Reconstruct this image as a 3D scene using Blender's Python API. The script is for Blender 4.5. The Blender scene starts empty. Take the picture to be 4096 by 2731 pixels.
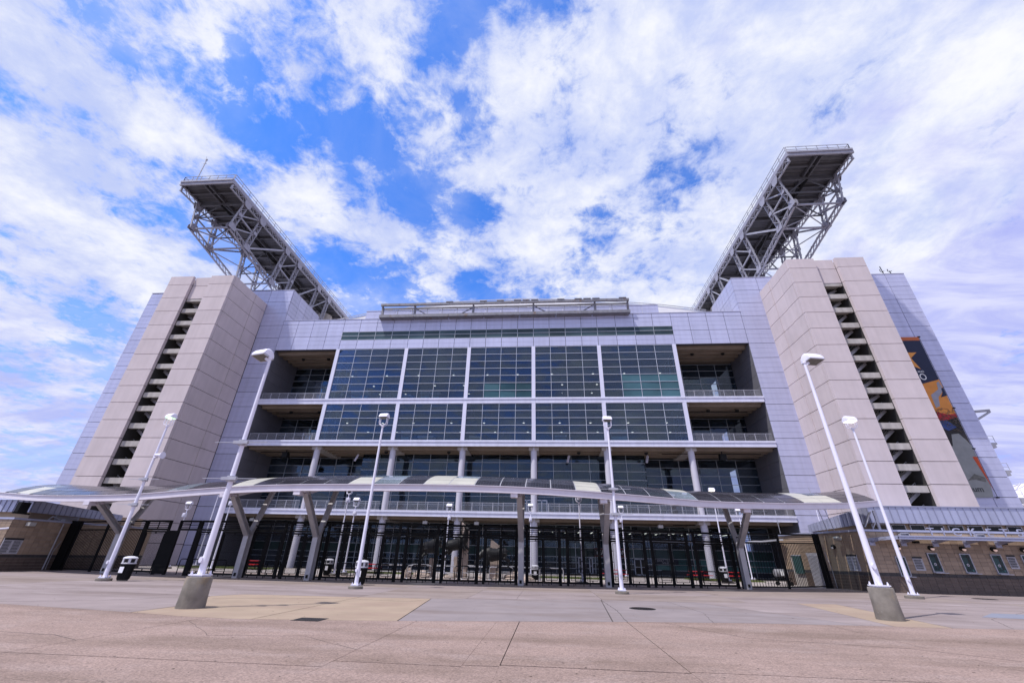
import bpy, bmesh, math, random
from mathutils import Vector, Matrix
random.seed(7)
R = math.radians
sc = bpy.context.scene
col = sc.collection

# ------------------------------------------------------------------ camera
cam_d = bpy.data.cameras.new('camera')
cam = bpy.data.objects.new('camera', cam_d)
col.objects.link(cam)
PITCH, ROLL, YAW = R(27.572), R(1.365), R(-4.973)
cy, sy, cp, sp = math.cos(YAW), math.sin(YAW), math.cos(PITCH), math.sin(PITCH)
fw = Vector((sy*cp, cy*cp, sp)); rt = Vector((cy, -sy, 0)); up = rt.cross(fw)
r2 = rt*math.cos(ROLL) + up*math.sin(ROLL); u2 = up*math.cos(ROLL) - rt*math.sin(ROLL)
cam.matrix_world = Matrix(((r2.x, u2.x, -fw.x, 0), (r2.y, u2.y, -fw.y, 0), (r2.z, u2.z, -fw.z, 1.5), (0, 0, 0, 1)))
cam_d.sensor_width = 36; cam_d.lens = 1655/4096*36; cam_d.clip_start = .1; cam_d.clip_end = 5000
sc.camera = cam

# ------------------------------------------------------------------ sky + sun
SUNDIR = Vector((-.40, -.31, 1)).normalized()
world = bpy.data.worlds.new('World'); sc.world = world; world.use_nodes = True
nt = world.node_tree; nt.nodes.clear()
def N(t, **kw):
    n = nt.nodes.new(t)
    for k, v in kw.items(): setattr(n, k, v)
    return n
def L(a, b): nt.links.new(a, b)
def math_(op, a, b=None, c=None, clamp=False):
    n = N('ShaderNodeMath', operation=op); n.use_clamp = clamp
    for i, v in enumerate((a, b, c)):
        if v is None: continue
        if isinstance(v, (int, float)): n.inputs[i].default_value = v
        else: L(v, n.inputs[i])
    return n.outputs[0]
def smooth(v, a, b, lo=0., hi=1.):
    n = N('ShaderNodeMapRange', interpolation_type='SMOOTHSTEP')
    L(v, n.inputs[0])
    for i, x in enumerate((a, b, lo, hi)): n.inputs[i+1].default_value = x
    return n.outputs[0]
tc = N('ShaderNodeTexCoord'); sep = N('ShaderNodeSeparateXYZ'); L(tc.outputs['Generated'], sep.inputs[0])
zz = math_('ADD', math_('MAXIMUM', sep.outputs[2], 0.0), .15)
px = math_('DIVIDE', sep.outputs[0], zz); py = math_('DIVIDE', sep.outputs[1], zz)
cmb = N('ShaderNodeCombineXYZ'); L(px, cmb.inputs[0]); L(py, cmb.inputs[1])
def noise(scale, detail, rough, dist=0., off=(0, 0, 0), src=None):
    m = N('ShaderNodeVectorMath', operation='ADD'); L(src or cmb.outputs[0], m.inputs[0]); m.inputs[1].default_value = off
    n = N('ShaderNodeTexNoise'); L(m.outputs[0], n.inputs['Vector'])
    n.inputs['Scale'].default_value = scale; n.inputs['Detail'].default_value = detail
    n.inputs['Roughness'].default_value = rough; n.inputs['Distortion'].default_value = dist
    return n.outputs[0]
fine = noise(5.6, 14, .64, .15, (3.1, 1.7, .3))
mid = noise(1.9, 4, .5, .1, (8.3, 4.9, 1.2))
wisp = noise(19., 9, .66, .6, (.7, 4.4, .9))
warp = noise(10., 7, .62, .3, (6.1, .4, 2.9))
dens = math_('ADD', math_('MULTIPLY', fine, .85), math_('MULTIPLY', mid, .35))
dens = math_('ADD', dens, math_('MULTIPLY', math_('SUBTRACT', wisp, .5), .36))
dens = math_('ADD', dens, smooth(px, -.15, .55, 0, .13))
# clearings between the clouds: (x, y, radius, strength) in the plane of the cloud layer
GAPS = [(-.573, .545, .15, .22), (-.70, .47, .10, .18), (-.41, .57, .14, .22), (-.50, .70, .11, .18), (-.357, .765, .10, .18),
        (-.154, .80, .07, .17), (.037, .385, .06, .11), (-.202, .487, .09, .18), (.289, .761, .06, .08), (.294, .484, .06, .09),
        (-.80, .413, .06, .14), (-1.006, .732, .09, .12), (-.63, .35, .06, .14), (-.16, .612, .06, .13), (-.55, .40, .05, .10),
        (-.554, 1.009, .14, .16), (-.234, 1.077, .07, .15), (.129, .914, .07, .16), (-1.06, .432, .06, .12), (-.45, .85, .07, .1), (.32, .70, .06, .15), (-.3, .40, .08, .08)]
gap = None
for gx, gy, gr, gs in GAPS:
    d = N('ShaderNodeVectorMath', operation='DISTANCE'); L(cmb.outputs[0], d.inputs[0]); d.inputs[1].default_value = (gx, gy, 0)
    gk = smooth(math_('ADD', d.outputs['Value'], math_('MULTIPLY', math_('SUBTRACT', warp, .5), gr*2.2)), gr*1.7, gr*.1, 0, gs)
    gap = gk if gap is None else math_('MAXIMUM', gap, gk)
dens = math_('SUBTRACT', dens, gap)
# and where the clouds bank up
for gx, gy, gr, gs in ((-.90, .36, .16, .13), (-.80, .55, .11, .12), (-.62, .37, .06, .10), (-.56, .75, .11, .14), (-.45, .90, .09, .08), (-.29, .39, .07, .12), (-.08, .59, .17, .10), (-1.25, .75, .25, .10), (.15, .55, .14, .08), (-.3, 1.0, .1, .06)):
    d = N('ShaderNodeVectorMath', operation='DISTANCE'); L(cmb.outputs[0], d.inputs[0]); d.inputs[1].default_value = (gx, gy, 0)
    dens = math_('ADD', dens, smooth(math_('ADD', d.outputs['Value'], math_('MULTIPLY', math_('SUBTRACT', warp, .5), gr*2)), gr*1.6, gr*.2, 0, gs))
alpha = smooth(dens, .42, .66)
# a broad veil over the right (east) side of the sky and thin haze elsewhere
vn = smooth(noise(2.4, 8, .6, .8, (4.3, 9.1, .6)), .34, .66, .55, 1)
alpha = math_('MAXIMUM', alpha, math_('MULTIPLY', vn, smooth(px, .35, 1.0, 0, .95)))
thin = smooth(noise(2.2, 8, .62, .5, (1.3, 7.7, 2.)), .36, .70, .06, .55)
alpha = math_('MAXIMUM', alpha, math_('MULTIPLY', thin, smooth(gap, .16, .02, .35, 1)))
sky = N('ShaderNodeTexSky', sky_type='NISHITA'); sky.sun_disc = False
sky.sun_elevation = math.asin(SUNDIR.z); sky.sun_rotation = math.atan2(SUNDIR.x, SUNDIR.y) % (2*math.pi)
sky.air_density = 1.0; sky.dust_density = .3; sky.ozone_density = 2.0
tint = N('ShaderNodeMix', data_type='RGBA', blend_type='MULTIPLY'); tint.inputs[0].default_value = 1
L(sky.outputs[0], tint.inputs[6]); tint.inputs[7].default_value = (.60, 1.42, 2.75, 1)
shade = smooth(math_('ADD', math_('MULTIPLY', noise(3.4, 10, .62, .3, (5.5, 2.2, 3.)), .6), math_('MULTIPLY', dens, .4)), .46, .72)
ccol = N('ShaderNodeMix', data_type='RGBA'); L(shade, ccol.inputs[0])
ccol.inputs[6].default_value = (5.3, 6.1, 9.3, 1); ccol.inputs[7].default_value = (9.5, 9.6, 10., 1)
ccol2 = N('ShaderNodeMix', data_type='RGBA'); L(math_('MULTIPLY', smooth(math_('ADD', px, math_('MULTIPLY', math_('SUBTRACT', noise(2.9, 9, .62, .5, (2.2, 6.1, 4.)), .5), 2.2)), .55, 1.3), .9), ccol2.inputs[0])
L(ccol.outputs[2], ccol2.inputs[6]); vst = N('ShaderNodeMix', data_type='RGBA')
mpv = N('ShaderNodeMapping'); L(cmb.outputs[0], mpv.inputs[0]); mpv.inputs['Rotation'].default_value = (0, 0, .7); mpv.inputs['Scale'].default_value = (1, 3.2, 1)
L(smooth(noise(2.0, 10, .6, .7, (1.9, 3.3, 7.), mpv.outputs[0]), .36, .64), vst.inputs[0])
vst.inputs[6].default_value = (4.3, 4.7, 9.3, 1); vst.inputs[7].default_value = (6.9, 7.1, 9.8, 1)
L(vst.outputs[2], ccol2.inputs[7])
low = smooth(px, -1.0, -2.4, 0, .6)
ccol3 = N('ShaderNodeMix', data_type='RGBA'); L(low, ccol3.inputs[0]); L(ccol2.outputs[2], ccol3.inputs[6]); L(vst.outputs[2], ccol3.inputs[7])
hz = N('ShaderNodeMix', data_type='RGBA'); L(smooth(sep.outputs[2], .45, .0, 0, .85), hz.inputs[0]); L(tint.outputs[2], hz.inputs[6]); hz.inputs[7].default_value = (4.7, 5.5, 9.6, 1)
skymix = N('ShaderNodeMix', data_type='RGBA'); L(alpha, skymix.inputs[0]); L(hz.outputs[2], skymix.inputs[6]); L(ccol3.outputs[2], skymix.inputs[7])
bg = N('ShaderNodeBackground'); L(skymix.outputs[2], bg.inputs[0]); bg.inputs[1].default_value = .1
wo = N('ShaderNodeOutputWorld'); L(bg.outputs[0], wo.inputs[0])

sun_d = bpy.data.lights.new('sun', 'SUN'); sun = bpy.data.objects.new('sun', sun_d); col.objects.link(sun)
sun_d.energy = 5.0; sun_d.angle = R(.6); sun_d.color = (1, .95, .9)
sun.rotation_euler = SUNDIR.to_track_quat('Z', 'Y').to_euler(); sun.location = (0, 0, 80)
sc.view_settings.view_transform = 'Standard'; sc.view_settings.look = 'None'
sc.view_settings.exposure = .04; sc.view_settings.gamma = 1
sc.cycles.max_bounces = 8; sc.cycles.transparent_max_bounces = 24; sc.cycles.diffuse_bounces = 4; sc.cycles.glossy_bounces = 4

# ------------------------------------------------------------------ materials
MATS = {}
def mat(name, c, rough=.6, metal=0., var=.12, scale=1.5, rnd=0., streak=0., bump=0., bscale=40, spec=.5, stain=None, emit=None):
    if name in MATS: return MATS[name]
    m = bpy.data.materials.new(name); m.use_nodes = True; MATS[name] = m
    t = m.node_tree; b = t.nodes['Principled BSDF']
    b.inputs['Roughness'].default_value = rough; b.inputs['Metallic'].default_value = metal
    b.inputs['Specular IOR Level'].default_value = spec
    if emit:
        b.inputs['Emission Color'].default_value = (*emit[0], 1); b.inputs['Emission Strength'].default_value = emit[1]
    def n(ty): return t.nodes.new(ty)
    def lk(a, d): t.links.new(a, d)
    g = n('ShaderNodeNewGeometry')
    no = n('ShaderNodeTexNoise'); lk(g.outputs['Position'], no.inputs['Vector']); no.inputs['Scale'].default_value = scale
    no.inputs['Detail'].default_value = 6; no.inputs['Roughness'].default_value = .6
    fac = n('ShaderNodeMapRange'); lk(no.outputs[0], fac.inputs[0]); fac.inputs[1].default_value = .25; fac.inputs[2].default_value = .75
    fac.inputs[3].default_value = 1-var; fac.inputs[4].default_value = 1+var
    val = fac.outputs[0]
    def mul(a, bb):
        k = n('ShaderNodeMath'); k.operation = 'MULTIPLY'; lk(a, k.inputs[0])
        if isinstance(bb, float): k.inputs[1].default_value = bb
        else: lk(bb, k.inputs[1])
        return k.outputs[0]
    if rnd:
        oi = n('ShaderNodeObjectInfo'); mr = n('ShaderNodeMapRange'); lk(oi.outputs['Random'], mr.inputs[0])
        mr.inputs[3].default_value = 1-rnd; mr.inputs[4].default_value = 1+rnd
        val = mul(val, mr.outputs[0])
    if streak:
        mp = n('ShaderNodeMapping'); lk(g.outputs['Position'], mp.inputs[0]); mp.inputs['Scale'].default_value = (2.2, 2.2, .12)
        s = n('ShaderNodeTexNoise'); lk(mp.outputs[0], s.inputs['Vector']); s.inputs['Scale'].default_value = 1.0; s.inputs['Detail'].default_value = 5
        mr = n('ShaderNodeMapRange'); lk(s.outputs[0], mr.inputs[0]); mr.inputs[1].default_value = .3; mr.inputs[2].default_value = .62
        mr.inputs[3].default_value = 1-streak; mr.inputs[4].default_value = 1
        val = mul(val, mr.outputs[0])
    mx = n('ShaderNodeMix'); mx.data_type = 'RGBA'; mx.blend_type = 'MULTIPLY'; mx.inputs[0].default_value = 1
    mx.inputs[6].default_value = (*c, 1)
    cc = n('ShaderNodeCombineColor')
    for i in range(3): lk(val, cc.inputs[i])
    lk(cc.outputs[0], mx.inputs[7]); out = mx.outputs[2]
    for st in (stain or []):    # (colour, scale, lo, hi, amount, stretch)
        sc_, lo, hi, am, stx = st[1:]
        mp = n('ShaderNodeMapping'); lk(g.outputs['Position'], mp.inputs[0]); mp.inputs['Scale'].default_value = stx
        s = n('ShaderNodeTexNoise'); lk(mp.outputs[0], s.inputs['Vector']); s.inputs['Scale'].default_value = sc_; s.inputs['Detail'].default_value = 7; s.inputs['Roughness'].default_value = .65
        mr = n('ShaderNodeMapRange'); lk(s.outputs[0], mr.inputs[0]); mr.inputs[1].default_value = lo; mr.inputs[2].default_value = hi; mr.inputs[3].default_value = 0; mr.inputs[4].default_value = am
        m2 = n('ShaderNodeMix'); m2.data_type = 'RGBA'; lk(mr.outputs[0], m2.inputs[0]); lk(out, m2.inputs[6]); m2.inputs[7].default_value = (*st[0], 1)
        out = m2.outputs[2]
    lk(out, b.inputs['Base Color'])
    if bump:
        bn = n('ShaderNodeTexNoise'); lk(g.outputs['Position'], bn.inputs['Vector']); bn.inputs['Scale'].default_value = bscale; bn.inputs['Detail'].default_value = 4
        bp = n('ShaderNodeBump'); bp.inputs['Strength'].default_value = bump; bp.inputs['Distance'].default_value = .02
        lk(bn.outputs[0], bp.inputs['Height']); lk(bp.outputs[0], b.inputs['Normal'])
    return m

def glass(name, tintc, refl=.5, rough=.01, through=.5, base=None, ior=1.45):
    """flat architectural glass: part of the light goes straight through, tinted, part is reflected by Fresnel, part is body colour"""
    if name in MATS: return MATS[name]
    m = bpy.data.materials.new(name); m.use_nodes = True; MATS[name] = m
    t = m.node_tree; t.nodes.clear()
    tr = t.nodes.new('ShaderNodeBsdfTransparent'); tr.inputs[0].default_value = (*tintc, 1)
    gl = t.nodes.new('ShaderNodeBsdfGlossy'); gl.inputs['Roughness'].default_value = rough; gl.inputs[0].default_value = (*refl, 1) if isinstance(refl, tuple) else (refl, refl, refl*1.05, 1)
    df = t.nodes.new('ShaderNodeBsdfDiffuse'); 
    oi = t.nodes.new('ShaderNodeObjectInfo'); gp = t.nodes.new('ShaderNodeNewGeometry'); nz = t.nodes.new('ShaderNodeTexNoise'); nz.inputs['Scale'].default_value = .22; nz.inputs['Detail'].default_value = 5
    t.links.new(gp.outputs['Position'], nz.inputs['Vector'])
    m_a = t.nodes.new('ShaderNodeMapRange'); t.links.new(oi.outputs['Random'], m_a.inputs[0]); m_a.inputs[3].default_value = .7; m_a.inputs[4].default_value = 1.3
    m_b = t.nodes.new('ShaderNodeMapRange'); t.links.new(nz.outputs[0], m_b.inputs[0]); m_b.inputs[1].default_value = .3; m_b.inputs[2].default_value = .7; m_b.inputs[3].default_value = .65; m_b.inputs[4].default_value = 1.35
    m_c = t.nodes.new('ShaderNodeMath'); m_c.operation = 'MULTIPLY'; t.links.new(m_a.outputs[0], m_c.inputs[0]); t.links.new(m_b.outputs[0], m_c.inputs[1])
    vm = t.nodes.new('ShaderNodeVectorMath'); vm.operation = 'SCALE'; vm.inputs[0].default_value = base or tintc; t.links.new(m_c.outputs[0], vm.inputs['Scale']); t.links.new(vm.outputs[0], df.inputs[0])
    m1 = t.nodes.new('ShaderNodeMixShader'); m1.inputs[0].default_value = through
    t.links.new(df.outputs[0], m1.inputs[1]); t.links.new(tr.outputs[0], m1.inputs[2])
    fr = t.nodes.new('ShaderNodeFresnel'); fr.inputs[0].default_value = ior
    m2 = t.nodes.new('ShaderNodeMixShader'); t.links.new(fr.outputs[0], m2.inputs[0]); t.links.new(m1.outputs[0], m2.inputs[1]); t.links.new(gl.outputs[0], m2.inputs[2])
    o = t.nodes.new('ShaderNodeOutputMaterial'); t.links.new(m2.outputs[0], o.inputs[0])
    return m

ALU = mat('aluminium_cladding', (.48, .49, .665), .36, .2, .06, .35, rnd=.05, streak=.10)
ALU_EDGE = mat('aluminium_trim', (.55, .55, .68), .35, .2, .05, .8)
JOINT = mat('dark_joint', (.05, .05, .06), .8)
PRECAST = mat('pink_precast_concrete', (.535, .465, .478), .85, 0, .07, .5, rnd=.03, streak=.07, bump=.15, bscale=25,
              stain=[((.36, .28, .24), .35, .58, .85, .35, (1, 1, .5))])
BEAMC = mat('weathered_concrete_beam', (.42, .39, .37), .9, 0, .16, 1.2, streak=.22)
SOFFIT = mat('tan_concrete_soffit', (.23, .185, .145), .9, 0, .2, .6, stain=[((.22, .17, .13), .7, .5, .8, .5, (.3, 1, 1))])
WHITE = mat('white_metal_band', (.66, .66, .80), .4, .1, .05, .5, rnd=.02, streak=.1)
FRAME = mat('white_window_frame', (.52, .55, .64), .4, .2, .04)
FRAMEG = mat('grey_window_frame', (.42, .45, .5), .4, .3, .05)
COLM = mat('lavender_column_paint', (.50, .49, .57), .6, 0, .06, 1., streak=.06)
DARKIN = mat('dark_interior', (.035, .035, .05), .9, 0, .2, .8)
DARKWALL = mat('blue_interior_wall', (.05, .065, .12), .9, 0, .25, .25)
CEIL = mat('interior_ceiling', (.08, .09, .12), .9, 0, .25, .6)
LOGW = mat('shaded_loggia_wall', (.115, .115, .135), .7, 0, .08, .5, rnd=.05)  # aluminium side walls, the loggia's shadow put into a darker base colour
BLACK = mat('black_fence_paint', (.006, .006, .007), .6, 0, .2, 4, spec=.12)
BLACKM = mat('black_metal', (.010, .010, .011), .6, 0, .2, 4, spec=.15)
POLE = mat('white_pole_paint', (.74, .73, .86), .35, 0, .05, 2, streak=.05)
STEELG = mat('galvanised_steel', (.42, .42, .47), .45, .35, .12, 3)
STEELC = mat('canopy_column_steel', (.40, .39, .41), .45, .3, .14, 2, streak=.15)
CANW = mat('canopy_white_beam', (.66, .62, .70), .4, 0, .05, 1.5, streak=.06)
TRUSS = mat('grey_truss_steel', (.34, .34, .39), .55, .1, .16, 1.2, streak=.1)
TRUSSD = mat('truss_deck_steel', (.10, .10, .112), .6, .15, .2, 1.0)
GUSSET = mat('pale_gusset_plate', (.30, .295, .35), .55, .1, .12, 2)
RIG = mat('rusty_grey_steel', (.20, .20, .235), .6, .1, .18, 2, streak=.2, stain=[((.16, .09, .05), 1.6, .58, .72, .85, (1, 1, .6))])
ROOFM = mat('white_roof_membrane', (.8, .79, .82), .7, 0, .03, .2)
PEDEST = mat('cast_concrete_pedestal', (.185, .165, .147), .95, 0, .34, 2.6, bump=.5, bscale=30, streak=.15,
             stain=[((.30, .21, .10), 2.2, .58, .75, .55, (1, 1, .5)), ((.5, .48, .46), 5, .68, .75, .5, (1, 1, 1.5))])
BRONZE = mat('dark_bronze', (.013, .0125, .014), .5, 0, .35, 6, bump=.35, bscale=14, spec=.3)
STONE = mat('tan_granite', (.40, .32, .28), .9, 0, .2, 2.5, bump=.6, bscale=12)
REDP = mat('red_table_coating', (.55, .02, .025), .4, 0, .1, 3)
TILET = mat('tan_glazed_tile', (.33, .245, .178), .55, 0, .1, 1.0, rnd=.16)
TILEB = mat('brown_glazed_tile', (.115, .083, .068), .55, 0, .12, 1.0, rnd=.13)
TILED = mat('charcoal_tile_band', (.055, .05, .052), .7, 0, .3, 5, rnd=.1)
GROUT = mat('pale_grout', (.30, .27, .25), .9)
SEAM = mat('standing_seam_metal', (.40, .42, .56), .42, .35, .08, .8, rnd=.03, streak=.08)
SEAMD = mat('seam_rib_metal', (.3, .31, .42), .42, .35, .08, .8)
NOTICE = mat('grey_notice_plate', (.42, .42, .47), .5, 0, .04)
INK = mat('black_print', (.02, .02, .022), .6)
TEALP = glass('teal_pane', (.10, .22, .26), .45, .02, .12, (.055, .125, .155))
TEALD = glass('dark_teal_pane', (.05, .10, .12), .4, .03, .1, (.055, .088, .105))
PANE = glass('blue_tinted_pane', (.76, .82, .90), (.56, .66, .82), .012, .86, (.062, .092, .130), 1.65)
PANE2 = glass('clear_tinted_pane', (.74, .80, .86), (.54, .64, .74), .012, .85, (.062, .088, .112), 1.6)
LAMPON = mat('lit_lamp', (.9, .9, .85), .4, emit=((1, .9, .75), 2.2))
STRIPON = mat('lit_strip_light', (.9, .9, .8), .4, emit=((1, .92, .75), 3.2))
GREENON = mat('lit_greenish_lamp', (.7, .9, .7), .2, emit=((.62, 1, .62), 1.0))
LENS = mat('lamp_lens', (.15, .15, .14), .5, .2, .3, 12)
GRASS = mat('short_grass', (.10, .13, .03), .95, 0, .3, 6)

def ground_mat(name, c, gravel=.0, stains=()):
    m = mat(name, c, .9, 0, .13, .8, bump=.25+gravel, bscale=55 if gravel else 22, stain=list(stains), spec=.25)
    if gravel:
        t = m.node_tree; b = t.nodes['Principled BSDF']; src = b.inputs['Base Color'].links[0].from_socket
        g = t.nodes.new('ShaderNodeNewGeometry')
        v = t.nodes.new('ShaderNodeTexVoronoi'); v.inputs['Scale'].default_value = 42; t.links.new(g.outputs['Position'], v.inputs['Vector'])
        hs = t.nodes.new('ShaderNodeSeparateColor'); t.links.new(v.outputs['Color'], hs.inputs[0])
        mr = t.nodes.new('ShaderNodeMapRange'); t.links.new(hs.outputs[0], mr.inputs[0]); mr.inputs[3].default_value = .68; mr.inputs[4].default_value = 1.32
        cc = t.nodes.new('ShaderNodeCombineColor')
        for i in range(3): t.links.new(mr.outputs[0], cc.inputs[i])
        mx = t.nodes.new('ShaderNodeMix'); mx.data_type = 'RGBA'; mx.blend_type = 'MULTIPLY'; mx.inputs[0].default_value = .8
        t.links.new(src, mx.inputs[6]); t.links.new(cc.outputs[0], mx.inputs[7]); t.links.new(mx.outputs[2], b.inputs['Base Color'])
    return m
DS = (.125, .092, .076)
G_PINK = ground_mat('exposed_aggregate_concrete', (.262, .192, .170), .5, [((.14, .10, .08), .3, .45, .62, .62, (.35, 1.5, 1)), ((.30, .235, .22), .9, .52, .66, .5, (.5, 1.2, 1)), ((.40, .36, .33), 2.5, .66, .74, .35, (1, 1, 1)), ((.10, .08, .07), 3.2, .70, .74, .6, (1, 1, 1))])
G_LAV = ground_mat('lavender_grey_concrete', (.235, .194, .194), 0, [((.125, .095, .085), .3, .47, .64, .6, (.3, 1.6, 1)), ((.42, .37, .38), .6, .56, .78, .5, (.5, 1.3, 1))])
G_SQ = ground_mat('cool_grey_concrete', (.212, .182, .188), 0, [(DS, .45, .48, .66, .5, (.4, 1.4, 1)), ((.12, .10, .10), 3.2, .71, .74, .6, (1, 1, 1))])
G_BEI = ground_mat('beige_patch_concrete', (.29, .225, .172), 0, [((.24, .17, .14), .5, .46, .66, .55, (.6, 1.2, 1)), ((.15, .12, .10), 3., .71, .74, .6, (1, 1, 1))])
G_TAN = ground_mat('tan_grey_concrete', (.225, .184, .172), 0, [(DS, .4, .48, .66, .6, (.35, 1.5, 1))])
G_FAR = ground_mat('pale_concourse_concrete', (.28, .25, .245), 0, [])
G_JOINT = mat('dark_ground_joint', (.05, .043, .04), .95)

# ------------------------------------------------------------------ geometry helpers
def WM(o):
    m = o.matrix_basis.copy()
    return WM(o.parent) @ o.matrix_parent_inverse @ m if o.parent else m
def child(o, p):
    o.parent = p; o.matrix_parent_inverse = WM(p).inverted()
def tag(o, label=None, cat=None, group=None, kind=None):
    if label: o['label'] = label
    if cat: o['category'] = cat
    if group: o['group'] = group
    if kind: o['kind'] = kind
    return o
def thing(name, label, cat, loc=(0, 0, 0), group=None):
    o = bpy.data.objects.new(name, None); o.location = loc; o.empty_display_size = .2; col.objects.link(o)
    return tag(o, label, cat, group)
class MB:
    def __init__(s): s.v = []; s.f = []
    def poly(s, pts, faces):
        n = len(s.v); s.v += [tuple(p) for p in pts]; s.f += [tuple(i+n for i in f) for f in faces]; return s
    def box(s, x0, x1, y0, y1, z0, z1):
        return s.poly([(x0, y0, z0), (x1, y0, z0), (x1, y1, z0), (x0, y1, z0), (x0, y0, z1), (x1, y0, z1), (x1, y1, z1), (x0, y1, z1)],
                      [(3, 2, 1, 0), (4, 5, 6, 7), (0, 1, 5, 4), (1, 2, 6, 5), (2, 3, 7, 6), (3, 0, 4, 7)])
    def bar(s, p, q, w, h=None, upv=(0, 0, 1)):
        p = Vector(p); q = Vector(q); d = (q-p).normalized(); u = Vector(upv)
        if abs(d.dot(u)) > .98: u = Vector((0, 1, 0))
        a = d.cross(u).normalized()*w/2; b = a.cross(d).normalized()*(h or w)/2
        c = []
        for e in (p, q): c += [e-a-b, e+a-b, e+a+b, e-a+b]
        return s.poly(c, [(3, 2, 1, 0), (4, 5, 6, 7), (0, 1, 5, 4), (1, 2, 6, 5), (2, 3, 7, 6), (3, 0, 4, 7)])
    def tube(s, path, r, n=8, r1=None):
        path = [Vector(p) for p in path]; rings = []; m = len(path)
        for i, p in enumerate(path):
            d = (path[min(i+1, m-1)]-path[max(i-1, 0)]).normalized()
            u = Vector((0, 0, 1)) if abs(d.z) < .9 else Vector((0, 1, 0))
            a = d.cross(u).normalized(); b = a.cross(d)
            rr = r if r1 is None else r+(r1-r)*i/(m-1)
            rings.append([p+(a*math.cos(2*math.pi*k/n)+b*math.sin(2*math.pi*k/n))*rr for k in range(n)])
        return s.loft(rings)
    def loft(s, rings, cap=True):
        n = len(rings[0]); pts = [p for r in rings for p in r]; f = []
        for i in range(len(rings)-1):
            for k in range(n): f.append((i*n+k, i*n+(k+1) % n, (i+1)*n+(k+1) % n, (i+1)*n+k))
        if cap: f.append(tuple(reversed(range(n)))); f.append(tuple(range((len(rings)-1)*n, len(rings)*n)))
        return s.poly(pts, f)
    def lathe(s, c, prof, n=20):
        return s.loft([[(c[0]+r*math.cos(2*math.pi*k/n), c[1]+r*math.sin(2*math.pi*k/n), c[2]+z) for k in range(n)] for r, z in prof])
    def prism(s, pts, off):
        off = Vector(off); n = len(pts); a = [Vector(p) for p in pts]
        f = [tuple(range(n)), tuple(reversed(range(n, 2*n)))]+[(i, i+n, (i+1) % n+n, (i+1) % n) for i in range(n)]
        return s.poly(a+[p+off for p in a], f)
    def mesh(s, name, m, smooth=False, fix=False):
        me = bpy.data.meshes.new(name); me.from_pydata(s.v, [], s.f); me.materials.append(m)
        if fix or True:
            bm = bmesh.new(); bm.from_mesh(me); bmesh.ops.recalc_face_normals(bm, faces=bm.faces); bm.to_mesh(me); bm.free()
        if smooth: me.polygons.foreach_set('use_smooth', [True]*len(me.polygons))
        return me
    def build(s, name, m, parent=None, smooth=False, kind=None, label=None):
        o = bpy.data.objects.new(name, s.mesh(name, m, smooth)); col.objects.link(o)
        if smooth:
            try: o.data.set_sharp_from_angle(angle=R(35))
            except Exception: pass
        if parent: child(o, parent)
        if kind: o['kind'] = kind
        if label: o['label'] = label
        return o
CUBES = {}
def pc(name, x0, x1, y0, y1, z0, z1, m, parent=None):
    """a box piece; alike pieces share one mesh"""
    if m.name not in CUBES:
        CUBES[m.name] = MB().box(-.5, .5, -.5, .5, -.5, .5).mesh('unit_box_'+m.name, m)
    o = bpy.data.objects.new(name, CUBES[m.name]); col.objects.link(o)
    o.location = ((x0+x1)/2, (y0+y1)/2, (z0+z1)/2); o.scale = (x1-x0, y1-y0, z1-z0)
    if parent: child(o, parent)
    return o
def share(name, me, parent=None, loc=(0, 0, 0)):
    o = bpy.data.objects.new(name, me); o.location = loc; col.objects.link(o)
    if parent: child(o, parent)
    return o
def children(o): return KIDS.get(o.name, [])
KIDS = {}
def copy_tree(o, parent=None):
    if not KIDS:
        for x in bpy.data.objects:
            if x.parent: KIDS.setdefault(x.parent.name, []).append(x)
    c = o.copy(); col.objects.link(c)
    if parent: c.parent = parent
    for ch in KIDS.get(o.name, []): copy_tree(ch, c)
    return c
def text(name, body, size, extr, m, parent, loc, xs=1., rot=(R(90), 0, 0), align='CENTER'):
    cu = bpy.data.curves.new(name, 'FONT'); cu.body = body; cu.size = size; cu.extrude = extr; cu.align_x = align; cu.align_y = 'BOTTOM_BASELINE' if False else 'CENTER'
    cu.space_line = .85
    tmp = bpy.data.objects.new(name+'_curve', cu); col.objects.link(tmp)
    me = bpy.data.meshes.new_from_object(tmp.evaluated_get(bpy.context.evaluated_depsgraph_get()))
    bpy.data.objects.remove(tmp); bpy.data.curves.remove(cu)
    me.name = name; me.materials.clear(); me.materials.append(m)
    o = bpy.data.objects.new(name, me); o.location = loc; o.rotation_euler = rot; o.scale = (xs, 1, 1); col.objects.link(o)
    if parent: child(o, parent)
    return o
def interp(tab, x):
    if x <= tab[0][0]: return tab[0][1]
    for i in range(len(tab)-1):
        if x <= tab[i+1][0]:
            x0, y0 = tab[i]; x1, y1 = tab[i+1]; t = (x-x0)/(x1-x0)
            ym = tab[i-1] if i else (2*x0-x1, 2*y0-y1); yp = tab[i+2] if i+2 < len(tab) else (2*x1-x0, 2*y1-y0)
            m0 = (y1-ym[1])/(x1-ym[0])*(x1-x0); m1 = (yp[1]-y0)/(yp[0]-x0)*(x1-x0)
            return (2*t**3-3*t*t+1)*y0+(t**3-2*t*t+t)*m0+(-2*t**3+3*t*t)*y1+(t**3-t*t)*m1
    return tab[-1][1]

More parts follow.
